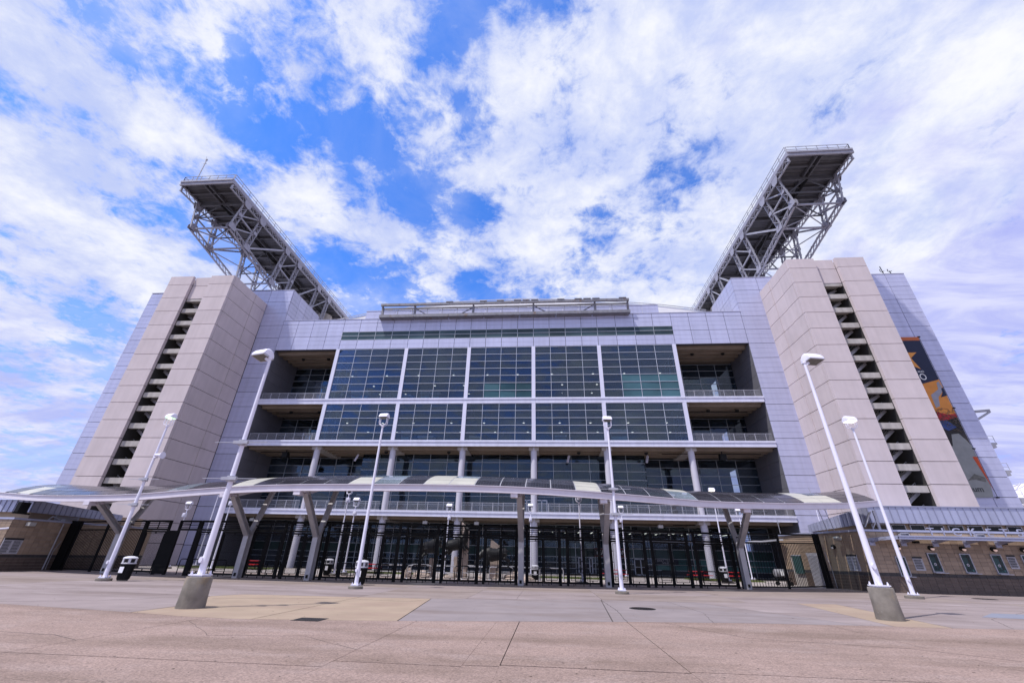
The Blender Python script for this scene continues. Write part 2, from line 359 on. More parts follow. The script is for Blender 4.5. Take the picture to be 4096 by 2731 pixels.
# ------------------------------------------------------------------ ground
g = MB().poly([(-900, -300, -.09), (900, -300, -.09), (900, 1500, -.09), (-900, 1500, -.09)], [(0, 1, 2, 3)]).build('ground', G_FAR)
tag(g, kind='structure')
plaza = MB().box(-120, 120, -45, 62, -.07, -.022).build('plaza_pavement', G_JOINT); tag(plaza, kind='structure')
BND = [(-40, 15.8), (-25, 13.9), (-17.3, 13.3), (-11.14, 12.35), (-9.45, 11.97), (-7.85, 11.85), (-5.94, 12.15), (-3.89, 12.53), (-1.04, 13.2), (2.12, 13.95), (5.42, 14.55), (9.05, 14.95), (11.42, 15.04), (13.5, 15.3), (45, 17)]
def bnd(x):
    for i in range(len(BND)-1):
        if BND[i][0] <= x <= BND[i+1][0]:
            t = (x-BND[i][0])/(BND[i+1][0]-BND[i][0]); return BND[i][1]+t*(BND[i+1][1]-BND[i][1])
    return 16
JG = .011
def slab(pts, m, gap=JG):
    c = sum((Vector((p[0], p[1], 0)) for p in pts), Vector())/len(pts)
    q = []
    for p in pts:
        d = Vector((p[0], p[1], 0))-c
        q.append(c+d*(1-gap/max(d.length, .1))+Vector((0, 0, 0)))
    return MB().prism([(p.x, p.y, 0) for p in q], (0, 0, -.025)).build('concrete_slab', m, plaza)
JX = [-40, -28, -18.5, -8.62, -3.4, -1.36, -.78, 2.16, 7.9, 14.6, 24, 45]
def front(x0, x1, y0, y1f, m, gap=JG):
    """slab from y0 up to y1f (a number, or the patched edge)"""
    if y1f is None:
        xs = [x0]+[b[0] for b in BND if x0 < b[0] < x1]+[x1]
        top = [(x, bnd(x)-.004) for x in xs]
    else: top = [(x0, y1f), (x1, y1f)]
    slab([(x0, y0), (x1, y0)]+list(reversed(top)), m, gap)
for i in range(len(JX)-1):
    ym = 7.5+.1*i if i > 3 else 7.5
    front(JX[i], JX[i+1], ym+.006, None, G_PINK, .03 if i == 6 else JG)
    front(JX[i], JX[i+1], -8, ym-.006, G_PINK)
    front(JX[i], JX[i+1], -40, -8.02, G_PINK)
def edge(x0, x1): return [(x, bnd(x)+.004) for x in [x0]+[b[0] for b in BND if x0 < b[0] < x1]+[x1]]
# patched strip behind the aggregate edge
slab(edge(-40, -22)+[(-22, 17.6), (-40, 19)], G_TAN)
slab(edge(-22, -11.16)+[(-11.15, 13.83), (-12.62, 17.19), (-22, 17.58)], G_LAV)
slab(edge(-11.14, -7.45)+[(-7.45, 18.7), (-12.01, 18.29), (-12.58, 17.19), (-11.12, 13.83)], G_BEI)
slab(edge(-7.43, -3.9)+[(-4.64, 18.97), (-7.43, 18.72)], G_BEI)
slab(edge(-3.88, 1.76)+[(2.22, 20.84), (-4.62, 18.99)], G_SQ)
slab(edge(1.78, 8.97)+[(6.09, 21.18), (2.24, 20.86)], G_SQ)
slab(edge(8.99, 9.81)+[(10.82, 22.2), (6.11, 21.2)], G_LAV)
slab(edge(9.83, 11.41)+[(12.55, 22.38), (10.84, 22.22)], G_BEI)
slab(edge(11.43, 45)+[(45, 26), (24, 24.2), (12.57, 22.4)], G_LAV)
slab([(15.2, 18.6), (24, 17.3), (26, 19.2), (17, 20.3)], mat('blue_grey_patch', (.17, .18, .23), .9, 0, .1, .8)).location.z = .004
# smooth slabs up to the buildings
FR = [(-40, 19.02), (-22, 17.6), (-12.62, 17.21), (-12.03, 18.31), (-7.44, 18.72), (-4.63, 19.0), (2.23, 20.87), (6.1, 21.2), (10.83, 22.22), (12.56, 22.4), (24, 24.22), (45, 26.02)]
def fr(x):
    for i in range(len(FR)-1):
        if FR[i][0] <= x <= FR[i+1][0]:
            t = (x-FR[i][0])/(FR[i+1][0]-FR[i][0]); return FR[i][1]+t*(FR[i+1][1]-FR[i][1])
MX = [-40, -24, -13.5, -7.45, -3.3, -1.3, 2.3, 8.6, 14.8, 22, 45]
tones = [G_TAN, G_LAV, G_LAV, G_TAN, G_LAV, G_LAV, G_TAN, G_LAV, G_LAV, G_TAN]
for i in range(len(MX)-1):
    xs = [MX[i]]+[b[0] for b in FR if MX[i] < b[0] < MX[i+1]]+[MX[i+1]]
    slab([(x, fr(x)+.008) for x in xs]+[(MX[i+1], 24.6+.06*max(0, MX[i+1])), (MX[i], 24.6+.06*max(0, MX[i]))], tones[i])
    slab([(MX[i], 24.612+.06*max(0, MX[i])), (MX[i+1], 24.612+.06*max(0, MX[i+1])), (MX[i+1], 36), (MX[i], 36)], G_TAN if i % 3 else G_LAV)
    for y0, y1 in ((36.012, 42), (42.012, 49)):
        slab([(MX[i], y0), (MX[i+1], y0), (MX[i+1], y1), (MX[i], y1)], G_FAR)
for x0, x1 in ((-70, -40.012), (45.012, 90)):
    for y0, y1 in ((-8, 16), (16.012, 36), (36.012, 49)): slab([(x0, y0), (x1, y0), (x1, y1), (x0, y1)], G_FAR)
# cracks in the slabs, leaf litter and chewing gum spots
def crack(pts, w=.011):
    m = MB(); rgc = random.Random(int(pts[0][0]*100))
    P = []
    for i in range(len(pts)-1):
        a, b = Vector((*pts[i], 0)), Vector((*pts[i+1], 0)); n_ = max(2, int((b-a).length/.25))
        for k in range(n_): P.append(a.lerp(b, k/n_)+Vector((rgc.uniform(-.03, .03), rgc.uniform(-.03, .03), 0)))
    P.append(Vector((*pts[-1], 0)))
    for p, q in zip(P, P[1:]): m.bar(p+Vector((0, 0, .0005)), q+Vector((0, 0, .0005)), w*rgc.uniform(.5, 1.3), .004)
    m.build('crack', G_JOINT, plaza)
crack([(-12, 16.5), (-9.2, 17.4), (-7.6, 17.9), (-5.1, 17.5), (-4.7, 18.6)]); crack([(2.16, 13.9), (2.3, 16.5), (2.25, 20.8)], .02); crack([(4.6, 14.3), (5.2, 17), (5.0, 21)]); crack([(-17, 13.4), (-14.5, 14.6), (-13, 17)])
crack([(-8.6, 11.3), (-6.8, 9.6), (-5.0, 9.9), (-3.4, 8.8)], .007); crack([(3.2, 14), (4.5, 11.8), (7.5, 11.2), (9.5, 9.6)], .007); crack([(-12, 9.2), (-9.5, 9.0), (-8.62, 8.6)], .012)
crack([(13.3, 15.4), (15, 18), (19, 21.2)], .012); crack([(-4.2, 23), (-1, 23.4), (2.2, 22.8)], .01); crack([(7, 24), (9, 26.5), (8.4, 29)], .012)
lm_ = MB(); rgl = random.Random(5)
for k in range(420):
    y = rgl.uniform(6.2, 27); x = rgl.uniform(-1.1, 1.1)*y*1.05; a = rgl.uniform(0, 3.14); w_ = rgl.uniform(.008, .035)
    c_, s_ = math.cos(a), math.sin(a); l_ = w_*rgl.uniform(.25, .9)
    lm_.poly([(x-c_*w_, y-s_*w_, .001), (x+s_*l_, y-c_*l_, .004), (x+c_*w_, y+s_*w_, .001), (x-s_*l_, y+c_*l_, .006)], [(0, 1, 2, 3)])
tag(lm_.build('leaf_litter', mat('dark_litter', (.05, .04, .033), .9, 0, .5, 9)), kind='stuff')
# grass strips with real blades near the building
def grass(x0, x1, y0, y1, n):
    m = MB()
    m.box(x0, x1, y0, y1, -.02, .03)
    rg = random.Random(int(x0*10))
    for _ in range(n):
        x = rg.uniform(x0, x1); y = rg.uniform(y0, y1); h = rg.uniform(.05, .13); a = rg.uniform(0, 6.28); w = .02
        dx, dy = math.cos(a)*w, math.sin(a)*w
        m.poly([(x-dx, y-dy, .02), (x+dx, y+dy, .02), (x+rg.uniform(-.04, .04), y+rg.uniform(-.04, .04), .03+h)], [(0, 1, 2)])
    tag(m.build('grass', GRASS), kind='stuff')
for a in ((-36, -27, 43.2, 46), (-20, -10.4, 41.5, 43.2), (-.9, 5.3, 41.5, 43.5), (13.5, 20, 45.5, 48.5)): grass(*a, 5000)
def cover(x, y, r, n, square, label):
    t = MB()
    if square: t.box(x-r, x+r, y-.28, y+.28, .001, .006)
    else: t.lathe((x, y, .001), [(r, 0), (r, .005), (r*.97, .007)], 28)
    o = t.build('drain_grate' if square else 'manhole_cover', mat('dark_cast_iron', (.022, .02, .022), .7, .2, .3, 8, bump=.6, bscale=60))
    b = MB()
    if square:
        for k in range(n): b.box(x-r+.02+k*(2*r-.04)/n, x-r+.02+(k+.55)*(2*r-.04)/n, y-.25, y+.25, .006, .011)
    else:
        for k in range(5): b.lathe((x, y, .008), [(r*(.2+.17*k), 0), (r*(.2+.17*k), .004), (r*(.24+.17*k), .004), (r*(.24+.17*k), 0)], 24)
    b.build('raised_ribs', mat('worn_cast_iron', (.045, .04, .042), .6, .3, .2, 8), o)
    tag(o, label, 'drain' if square else 'manhole')
cover(3.33, 17.7, .46, 0, False, 'round dark cast iron manhole cover in the grey concrete at the centre right')
cover(-6.06, 12.2, .36, 12, True, 'square dark iron drain grate at the edge of the beige concrete patch')
cover(24.6, 29.4, .55, 0, False, 'round dark manhole cover in front of the ticket windows')

# ------------------------------------------------------------------ stadium
XC = -5.95
stad = thing('stadium', 'large stadium end with silver metal panels, glass storeys and open side balconies', 'stadium', (XC, 50, 0))
def ribbed(w, h, strips=3, axis='x'):
    key = ('rib', round(w, 2), round(h, 2), strips, axis)
    if key in CUBES: return CUBES[key]
    m = MB(); g_ = .024
    for k in range(strips):
        z0 = -h/2+k*h/strips+(g_/2 if k else 0); z1 = -h/2+(k+1)*h/strips-(g_/2 if k < strips-1 else 0)
        if axis == 'x': m.box(-w/2, w/2, 0, .1, z0, z1)
        else: m.box(0, .1, -w/2, w/2, z0, z1)
    if axis == 'x': m.box(-w/2+.01, w/2-.01, .025, .09, -h/2+.01, h/2-.01)
    else: m.box(.025, .09, -w/2+.01, w/2-.01, -h/2+.01, h/2-.01)
    CUBES[key] = m.mesh('ribbed_panel', ALU); return CUBES[key]
JW = .055
def panelX(x0, x1, z0, z1, y, strips=3, parent=stad, name='cladding_panel'):
    me = ribbed(x1-x0-JW, z1-z0-JW, strips)
    return share(name, me, parent, ((x0+x1)/2, y, (z0+z1)/2))
def panelY(y0, y1, z0, z1, x, strips=3, parent=stad, name='cladding_panel', flip=False):
    me = ribbed(y1-y0-JW, z1-z0-JW, strips, 'y')
    o = share(name, me, None, (x, (y0+y1)/2, (z0+z1)/2))
    if flip: o.rotation_euler = (0, 0, math.pi)
    child(o, parent) if parent else None
    return o
MU = [-28.78, -18.95, -10.18, -1.43, 7.29, 17.06]
LX = [-38.17, -35.82, -33.47, -31.12, -28.78]
RX = [17.28, 19.62, 21.96, 24.3, 26.58]
ROWS = [26.92, 28.98, 31.06, 31.72]
# left and right ends of the parapet cladding
for XS in (LX, RX):
    for i in range(4):
        for k in range(3): panelX(XS[i], XS[i+1], ROWS[k], ROWS[k+1], 50, (3, 3, 1)[k])
GX = []
for b in range(5):
    a, c = MU[b], MU[b+1]
    if b == 4: c = 17.28
    for k in range(4): GX.append((a+(c-a)*k/4, a+(c-a)*(k+1)/4))
glz = MB()
for i, (a, c) in enumerate(GX):
    panelX(a, c, 31.06, 31.72, 50, 1); panelX(a, c, 29.68, 31.06, 50, 2); panelX(a, c, 26.92, 28.34, 50, 2)
    for z0, z1 in ((28.40, 28.99), (29.05, 29.63)):
        pc('ribbon_window_pane', a+.03, c-.03, 50.02, 50.05, z0, z1, TEALD, stad)
    glz.box(a-.025, a+.025, 49.99, 50.1, 28.36, 29.66)
for z in (28.37, 29.02, 29.66): glz.box(MU[0], 17.3, 49.985, 50.08, z-.03, z+.03)
glz.build('ribbon_window_frame', FRAMEG, stad)
# dark substrate behind joints
bk = MB(); bk.box(-38.15, 26.56, 50.11, 50.6, 26.9, 31.7)
for x0, x1 in ((-41.7, -38.2), (26.62, 29.85)): bk.box(x0, x1, 50.11, 57.5, 0, 37.2)
bk.box(-61.6, -41.75, 50.11, 70, 0, 37.3); bk.box(29.9, 49.45, 50.11, 70, 0, 37.05)
bk.build('wall_backing', JOINT, stad)
pc('parapet_coping', -38.2, 26.6, 49.95, 50.7, 31.73, 31.79, ALU_EDGE, stad)
# tall side blocks beside the recess
rows = [37.22-2.07*k for k in range(18)]+[0]
for (x0, x1) in ((-41.72, -38.17), (26.58, 29.9)):
    for k in range(18):
        panelX(x0, x1, rows[k+1], rows[k], 50)
    pc('parapet_coping', x0-.02, x1+.02, 49.96, 57.6, 37.23, 37.3, ALU_EDGE, stad)
# returns of the blocks above the roof and the loggia side walls below
for k in range(3):
    for j in range(4):
        y0 = 50.1+j*1.95
        panelY(y0, y0+1.95, rows[k+1], rows[k], -38.15, 3, flip=True)
        panelY(y0, y0+1.95, rows[k+1], rows[k], 26.56, 3)
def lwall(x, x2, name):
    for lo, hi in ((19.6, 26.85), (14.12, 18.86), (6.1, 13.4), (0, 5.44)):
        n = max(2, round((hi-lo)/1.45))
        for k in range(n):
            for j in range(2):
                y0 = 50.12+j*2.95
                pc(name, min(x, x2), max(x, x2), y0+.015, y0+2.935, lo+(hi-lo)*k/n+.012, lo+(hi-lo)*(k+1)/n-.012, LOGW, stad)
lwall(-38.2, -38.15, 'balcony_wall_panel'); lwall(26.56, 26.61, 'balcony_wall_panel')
# outer cladding beyond the stair towers
for k in range(18):
    panelX(-61.65, -56.3, rows[k+1], rows[k], 50); panelX(-56.3, -50.95, rows[k+1], rows[k], 50)
    panelX(38.82, 42.9, rows[k+1], rows[k], 50); panelX(42.9, 46.95, rows[k+1], rows[k], 50); panelX(46.95, 49.5, rows[k+1], rows[k], 50)
for k in range(3):
    panelX(-50.95, -46.3, rows[k+1], rows[k], 50); panelX(-46.3, -41.72, rows[k+1], rows[k], 50); panelX(29.9, 34.3, rows[k+1], rows[k], 50); panelX(34.3, 38.82, rows[k+1], rows[k], 50)
pc('parapet_coping', -61.7, -41.8, 49.96, 70, 37.32, 37.4, ALU_EDGE, stad); pc('parapet_coping', 29.95, 49.5, 49.96, 70, 37.23, 37.3, ALU_EDGE, stad)
# set-back parapet and roof
for i in range(19):
    x0 = -26.5+i*2.25
    panelX(x0, x0+2.25, 31.8, 33.82, 51.2, 3, name='parapet_panel')
pc('parapet_coping', -26.5, 16.25, 51.15, 51.6, 33.83, 33.9, ALU_EDGE, stad)
for i in range(12):
    x0 = -38+i*.96
    if i % 2 == 0: panelX(x0, x0+1.92, 31.8, 32.35, 51.4, 1, name='parapet_panel')
for i in range(5): panelX(16.3+i*2, 18.3+i*2, 31.8, 32.4, 51.4, 1, name='parapet_panel')
roof = MB()
pk = [(-42, 43.6), (-36, 44.9), (-23, 46.8), (-15, 47.4), (-5, 47.55), (4, 47.2), (17, 46.1), (23, 45.4), (31, 44.0)]
for i in range(len(pk)-1):
    (a, za), (b, zb) = pk[i], pk[i+1]
    roof.poly([(a, 70, za), (b, 70, zb), (b, 70, 31), (a, 70, 31), (a, 150, za+1.5), (b, 150, zb+1.5), (b, 150, 31), (a, 150, 31)],
              [(0, 1, 2, 3), (0, 4, 5, 1), (4, 7, 6, 5), (0, 3, 7, 4), (1, 5, 6, 2), (3, 2, 6, 7)])
roof.build('roof_membrane', ROOFM, stad)
cb = MB()
for i in range(len(pk)-1): cb.bar((pk[i][0], 69.9, pk[i][1]+.25), (pk[i+1][0], 69.9, pk[i+1][1]+.25), .12)
cb.build('roof_edge_cable', STEELG, stad)

# floors, slabs and soffits
FL = [(18.86, 19.59), (13.4, 14.12), (5.44, 6.08)]
for z0, z1 in FL:
    n = 14; x0, x1 = -38.13, 26.54
    for k in range(n):
        a = x0+(x1-x0)*k/n; b = x0+(x1-x0)*(k+1)/n
        pc('fascia_panel', a+.006, b-.006, 49.93, 50.1, z0+.02, z1-.22, WHITE, stad)
        pc('fascia_cap', a+.006, b-.006, 49.86, 50.1, z1-.21, z1, WHITE, stad)
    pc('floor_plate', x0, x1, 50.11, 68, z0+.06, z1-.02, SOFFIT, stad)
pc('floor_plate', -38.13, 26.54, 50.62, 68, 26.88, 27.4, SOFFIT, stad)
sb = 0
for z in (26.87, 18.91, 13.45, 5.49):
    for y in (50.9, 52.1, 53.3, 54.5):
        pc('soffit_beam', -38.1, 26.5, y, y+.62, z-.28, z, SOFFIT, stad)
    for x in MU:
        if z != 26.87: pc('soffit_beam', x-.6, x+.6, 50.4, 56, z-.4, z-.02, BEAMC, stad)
# round columns
for x in MU:
    m = MB(); m.lathe((x, 50.75, 0), [(.37, 0), (.37, 13.42)], 24); m.build('round_column', COLM, stad, smooth=True)
# interiors
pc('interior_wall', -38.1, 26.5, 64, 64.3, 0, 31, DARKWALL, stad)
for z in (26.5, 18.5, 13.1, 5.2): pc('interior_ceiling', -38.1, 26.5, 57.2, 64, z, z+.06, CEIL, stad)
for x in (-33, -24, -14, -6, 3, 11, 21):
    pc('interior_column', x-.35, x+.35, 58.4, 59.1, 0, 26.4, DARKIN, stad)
rg = random.Random(3)
lampme = MB(); lampme.lathe((0, 0, 0), [(.06, .35), (.10, .16), (.24, .06), (.26, 0)], 12)
lampme = lampme.mesh('pendant', mat('pendant_shade', (.5, .5, .5), .4, .2))
glow = MB().lathe((0, 0, -.03), [(.13, 0), (.13, .03)], 12).mesh('pendant_glow', LAMPON)
for z, ys in ((23.9, (52.6, 56.5, 60)), (17.2, (53, 57.5))):
    for y in ys:
        for k in range(10):
            x = -27+k*4.75+rg.uniform(-.5, .5)+(.9 if y > 55 else 0)
            o = share('pendant_lamp', lampme, stad, (x, y, z)); share('lamp_glow', glow, o, (x, y, z))
for z in (4.6,):
    for k in range(16):
        x = -1+k*1.7; pc('strip_light', x, x+.05, 58.5, 62, z, z+.04, STRIPON, stad)
du = MB()
for y, z in ((55.5, 25.3), (58.6, 25.2), (55.8, 17.9)): du.tube([(-28, y, z), (16.5, y, z)], .5, 12)
du.build('air_duct', mat('duct_metal', (.12, .13, .17), .5, .3), stad, smooth=True)

# glazed storeys flush with the front: one frame per bay, its panes are pieces
def bay(x0, x1, z0, z1, nc, nr, y, pane, fm, special=None, name='window_bay', pname='glass_pane', ends=(.28, .28), bw=.042):
    fr_ = MB(); w0, w1 = ends
    cx = [x0+(x1-x0)*k/nc for k in range(nc+1)]; cz = [z0+(z1-z0)*k/nr for k in range(nr+1)]
    for k, x in enumerate(cx):
        if 0 < k < nc: fr_.box(x-bw/2, x+bw/2, y-.06, y+.1, z0, z1)
    for k, z in enumerate(cz):
        a, b = (z, z+bw) if k == 0 else ((z-bw, z) if k == nr else (z-bw/2, z+bw/2))
        fr_.box(x0, x1, y-.05, y+.09, a, b)
    fo = fr_.build(name, fm, stad)
    for i in range(nc):
        for k in range(nr):
            m = special(i, k) if special else None
            pc(pname, cx[i]+.03, cx[i+1]-.03, y+.01, y+.03, cz[k]+.03, cz[k+1]-.03, m or pane, fo).rotation_euler = (random.gauss(0, .009), 0, random.gauss(0, .009))
    return fo
for b in range(5):
    spu = {2: lambda i, k: TEALP if i > 0 and k < 2 else None, 4: lambda i, k: TEALP if i > 0 and k < 3 else None}.get(b)
    bay(MU[b]+.2, MU[b+1]-.2, 19.6, 26.86, 4, 7, 50.02, PANE, FRAME, spu)
    bay(MU[b]+.2, MU[b+1]-.2, 14.14, 18.86, 4, 5, 50.02, PANE, FRAME)
for x in MU:
    for z0, z1 in ((19.6, 26.88), (14.14, 18.85)): pc('white_mullion', x-.24, x+.24, 49.9, 50.16, z0, z1, WHITE, stad)
# glass returns of the front box to the balconies
for x, s in ((MU[0]-.25, -1), (MU[-1]+.25, 1)):
    for z0, z1, nr in ((19.6, 26.6, 7), (14.14, 18.6, 5)):
        fr_ = MB()
        for k in range(nr+1):
            z = z0+(z1-z0)*k/nr; fr_.box(x-.05, x+.05, 50.1, 56, z-.03, z+.03)
        for j in range(4): fr_.box(x-.05, x+.05, 50.12+j*1.94, 50.2+j*1.94, z0, z1)
        fo = fr_.build('return_frame', FRAME, stad)
        for j in range(3):
            for k in range(nr): pc('return_pane', x-.01, x+.01, 50.21+j*1.94, 52.04+j*1.94, z0+(z1-z0)*k/nr+.04, z0+(z1-z0)*(k+1)/nr-.04, PANE2, fo)
# balcony back glazing
for x0, x1 in ((-38.1, -28.9), (17.2, 26.5)):
    bay(x0, x1, 19.6, 26.6, 4, 7, 56, PANE2, FRAMEG, pname='balcony_pane', name='balcony_glazing')
    bay(x0, x1, 14.14, 18.6, 4, 4, 56, PANE2, FRAMEG, pname='balcony_pane', name='balcony_glazing')
    bay(x0 if x0 < 0 else 12.3, x1 if x0 > 0 else -23.95, 6.1, 13.15, 6, 7, 56, PANE2, FRAMEG, pname='concourse_pane', name='concourse_glazing')
bay(-23.9, 12.2, 6.1, 13.22, 16, 7, 53.5, PANE2, FRAMEG, pname='concourse_pane', name='concourse_glazing')
for x in (-23.93, 12.25):
    fr_ = MB()
    for k in range(8): fr_.box(x-.03, x+.03, 53.6, 55.95, 6.1+k*7.12/7-.03, 6.1+k*7.12/7+.03)
    fo = fr_.build('return_frame', FRAMEG, stad)
    for k in range(7): pc('return_pane', x-.01, x+.01, 53.62, 55.93, 6.14+k*7.12/7, 6.1+(k+1)*7.12/7-.04, PANE2, fo)
# ground storey shopfront
GZ = [0, .56, 1.15, 1.76, 2.77, 3.62, 4.54, 5.26]
TEALG = glass('green_shop_pane', (.16, .26, .25), .5, .02, .45, (.06, .115, .115))
TEALB = glass('bright_teal_window', (.14, .30, .30), .4, .02, .2, (.09, .21, .21))
NAVY = mat('navy_base_panel', (.022, .028, .045), .6)
gf = MB(); gx = [-38.1+k*(26.5+38.1)/28 for k in range(29)]
for x in gx: gf.box(x-.035, x+.035, 56.93, 57.08, 0, 5.28)
for z in GZ: gf.box(-38.1, 26.5, 56.92, 57.09, z-.03 if z else 0, z+.035)
gfo = gf.build('shopfront_frame', FRAMEG, stad)
for i in range(28):
    for k in range(7):
        right = gx[i] > 11
        m = PANE2
        if k == 0: m = NAVY
        if right and k == 1: m = TEALB
        if k == 3: m = TEALG
        if right and k == 2: m = NAVY if i % 3 else TEALB
        pc('shop_pane', gx[i]+.04, gx[i+1]-.04, 57.01, 57.03, GZ[k]+.04, GZ[k+1]-.035, m, gfo)
# shop doors
def door(x, w, n):
    fm = MB(); z1 = 1.72
    for k in range(n+1): fm.box(x+k*w-.06, x+k*w+.06, 56.8, 56.92, 0, z1)
    fm.box(x-.06, x+n*w+.06, 56.8, 56.92, z1-.09, z1+.03); fm.box(x-.06, x+n*w+.06, 56.8, 56.92, 0, .1); fm.box(x, x+n*w, 56.82, 56.91, .82, .88)
    d = fm.build('glass_door', FRAME, stad)
    for k in range(n): pc('door_pane', x+k*w+.07, x+(k+1)*w-.07, 56.85, 56.88, .11, z1-.1, glass('dark_door_pane', (.1, .1, .1), .4, .01, .1, (.012, .012, .014)), d)
door(3.75, .62, 1); door(5.05, .3, 1); door(10.35, .72, 2)
for x in (-3, -1.2): 
    fm = MB(); 
    for k in range(3): fm.box(x+k*.62-.05, x+k*.62+.05, 53.3, 53.42, 6.1, 7.75)
    fm.box(x, x+1.24, 53.3, 53.42, 7.66, 7.78); fm.box(x, x+1.24, 53.3, 53.42, 6.1, 6.25)
    d = fm.build('glass_door', FRAME, stad); pc('door_pane', x+.05, x+1.19, 53.34, 53.36, 6.26, 7.65, PANE2, d)
# signs on the shopfront
WPR = mat('white_print', (.75, .75, .75), .6); RPR = mat('red_print', (.5, .03, .04), .6)
s = pc('shop_sign', 5.6, 9.45, 56.72, 56.84, 1.85, 2.78, INK, None); tag(s, 'black shop sign reading TEAM SHOP in white capitals behind the fence', 'sign')
text('sign_lettering', 'TEAM  SHOP', .66, .01, WPR, s, (7.52, 56.70, 2.3), .92)
pc('red_line', 5.7, 9.35, 56.705, 56.715, 2.69, 2.72, RPR, s); pc('red_line', 5.7, 9.35, 56.705, 56.715, 1.9, 1.93, RPR, s)
s = pc('ticket_sign', 12.55, 15.35, 56.72, 56.84, 1.2, 1.73, NAVY, None); tag(s, 'dark sign reading DAILY TICKET SALES above the teal counter windows', 'sign')
text('sign_lettering', 'DAILY TICKET\nSALES', .27, .01, NOTICE, s, (13.95, 56.70, 1.46), 1.15)
s = pc('ticket_sales_sign', 15.45, 16.7, 56.73, 56.83, 1.2, 1.7, TEALB, None); tag(s, 'small teal sign reading TICKET SALES in black letters', 'sign')
text('sign_lettering', 'TICKET SALES', .2, .01, INK, s, (16.07, 56.71, 1.45), .85)
s = pc('will_call_sign', 22.2, 24.2, 56.73, 56.83, 1.2, 1.7, TEALB, None); tag(s, 'teal sign reading PREPAID AND WILL CALL near the right picket gate', 'sign')
text('sign_lettering', 'PREPAID AND\nWILL CALL', .22, .01, INK, s, (23.2, 56.71, 1.45), .9)
for x in [11.6+k*1.3 for k in range(11)]: text('closed_lettering', 'CLOSED', .14, .004, INK, stad, (x, 56.9, 1.05))
# railings on the edges of the floors
def railing(x0, x1, y, z, h=.95, step=.115):
    m = MB(); n = int((x1-x0)/step)
    for k in range(n+1): m.box(x0+k*step-.009, x0+k*step+.009, y-.009, y+.009, z+.08, z+h)
    k = x0
    while k <= x1+.01: m.box(k-.025, k+.025, y-.025, y+.025, z, z+h+.03); k += 1.2
    for zz_ in (z+.08, z+h): m.box(x0, x1, y-.02, y+.02, zz_-.02, zz_+.02)
    return m.build('balcony_railing', STEELG, stad)
for z in (19.59, 14.12):
    railing(-38.1, -29.1, 50.3, z); railing(17.4, 26.5, 50.3, z)
xs = [-38.1]+MU+[26.5]
for i in range(7): railing(xs[i]+(.45 if i else 0), xs[i+1]-(.45 if i < 6 else 0), 50.3, 6.08)
# soffit fittings
for x, y, z in ((-35, 52.2, 26.5), (-31.2, 52.2, 26.5), (20, 52.2, 26.5), (24, 52.2, 26.5), (-34.5, 52, 18.5), (-30.5, 52, 18.5), (20.5, 52, 18.5), (24, 52, 18.5), (-20, 51.2, 13), (-12, 51.2, 13), (4, 51.2, 13), (12, 51.2, 13)):
    m = MB(); m.lathe((x, y, z-.28), [(.02, 0), (.2, .1), (.24, .28)], 12); m.build('soffit_fitting', BLACKM, stad)
for x in (-33.2, 20.8):
    m = MB(); m.box(x-.35, x+.35, 51, 51.6, 12.2, 12.85); m.box(x-.05, x+.05, 51.3, 51.4, 12.85, 13.2); tag(m.build('loudspeaker', BLACKM), 'black loudspeaker box under the %s concourse soffit' % ('left' if x < 0 else 'right'), 'loudspeaker')
for x in (-24.3, 12.5, 2.9):
    m = MB(); m.bar((x, 52.8, 12.95), (x-.25, 52.6, 12.1), .2, .2); m.bar((x, 52.9, 13.1), (x, 52.8, 12.95), .05); m.build('wall_loudspeaker', WHITE, stad)
for x in (-35, -14, -8, 8, 12.5):
    m = MB(); m.box(x-.25, x+.25, 50.9, 51.3, 4.75, 5.05); m.bar((x, 51.1, 5.0), (x, 51.1, 5.2), .05); m.build('soffit_floodlight', mat('pale_grey_housing', (.5, .5, .52), .5), stad)
for z, y in ((5.12, 51.6), (13.0, 51.8), (18.45, 52.6)):
    for a, b in ((-37, -30), (14, 25.5)): MB().tube([(a, y, z), (b, y, z)], .05).build('conduit', BLACKM, stad)
for a, b in ((-22, -8), (1, 13)): MB().tube([(a, 51.6, 5.1), (b, 51.6, 5.1)], .04).build('conduit', BLACKM, stad)
# kiosks and signs inside the glass storeys
def kiosk(x, y, z, w, h, txt, label):
    t = thing('concession_stand', label, 'kiosk', (x, y, z))
    pc('counter', x-w/2, x+w/2, y, y+1, z, z+h*.55, mat('teal_counter', (.30, .62, .70), .6), t)
    pc('canopy_board', x-w/2-.1, x+w/2+.1, y-.1, y+1, z+h*.8, z+h, mat('pale_sign_board', (.75, .8, .82), .6), t)
    for sx in (-1, 1): pc('post', x+sx*w/2-.04, x+sx*w/2+.04, y+.05, y+.13, z+h*.55, z+h*.8, STEELG, t)
    if txt: text('lettering', txt, min(h*.2, w*.3), .005, INK, t, (x, y-.115, z+h*.9), .9)
kiosk(-15.9, 51.2, 19.62, 1.1, 1.3, 'PEANUTS', 'small concession stand with PEANUTS board behind the upper glass')
kiosk(-14.6, 51.4, 19.62, .9, 1.3, 'CHIPS', 'small concession stand with CHIPS board behind the upper glass')
kiosk(-18.4, 51.4, 19.62, .7, 1.0, 'BEER', 'narrow stand with BEER board behind the upper glass')
kiosk(-25.4, 52, 19.62, 2.2, 1.9, '', 'pale stand under a scaffold arch behind the far left upper glass')
kiosk(1.9, 51.3, 14.16, 1.3, .95, 'MARGARITA', 'teal drinks stand with MARGARITA board behind the lower glass')
kiosk(9.2, 52, 14.16, 2.0, 1.9, '', 'tall pale teal stand behind the lower right glass')
kiosk(-18.1, 52, 14.16, 1.0, 1.7, '', 'tall narrow teal stand behind the lower left glass')
kiosk(-15.5, 52.3, 14.16, 1.9, 1.1, '', 'wide low teal counter behind the lower left glass')
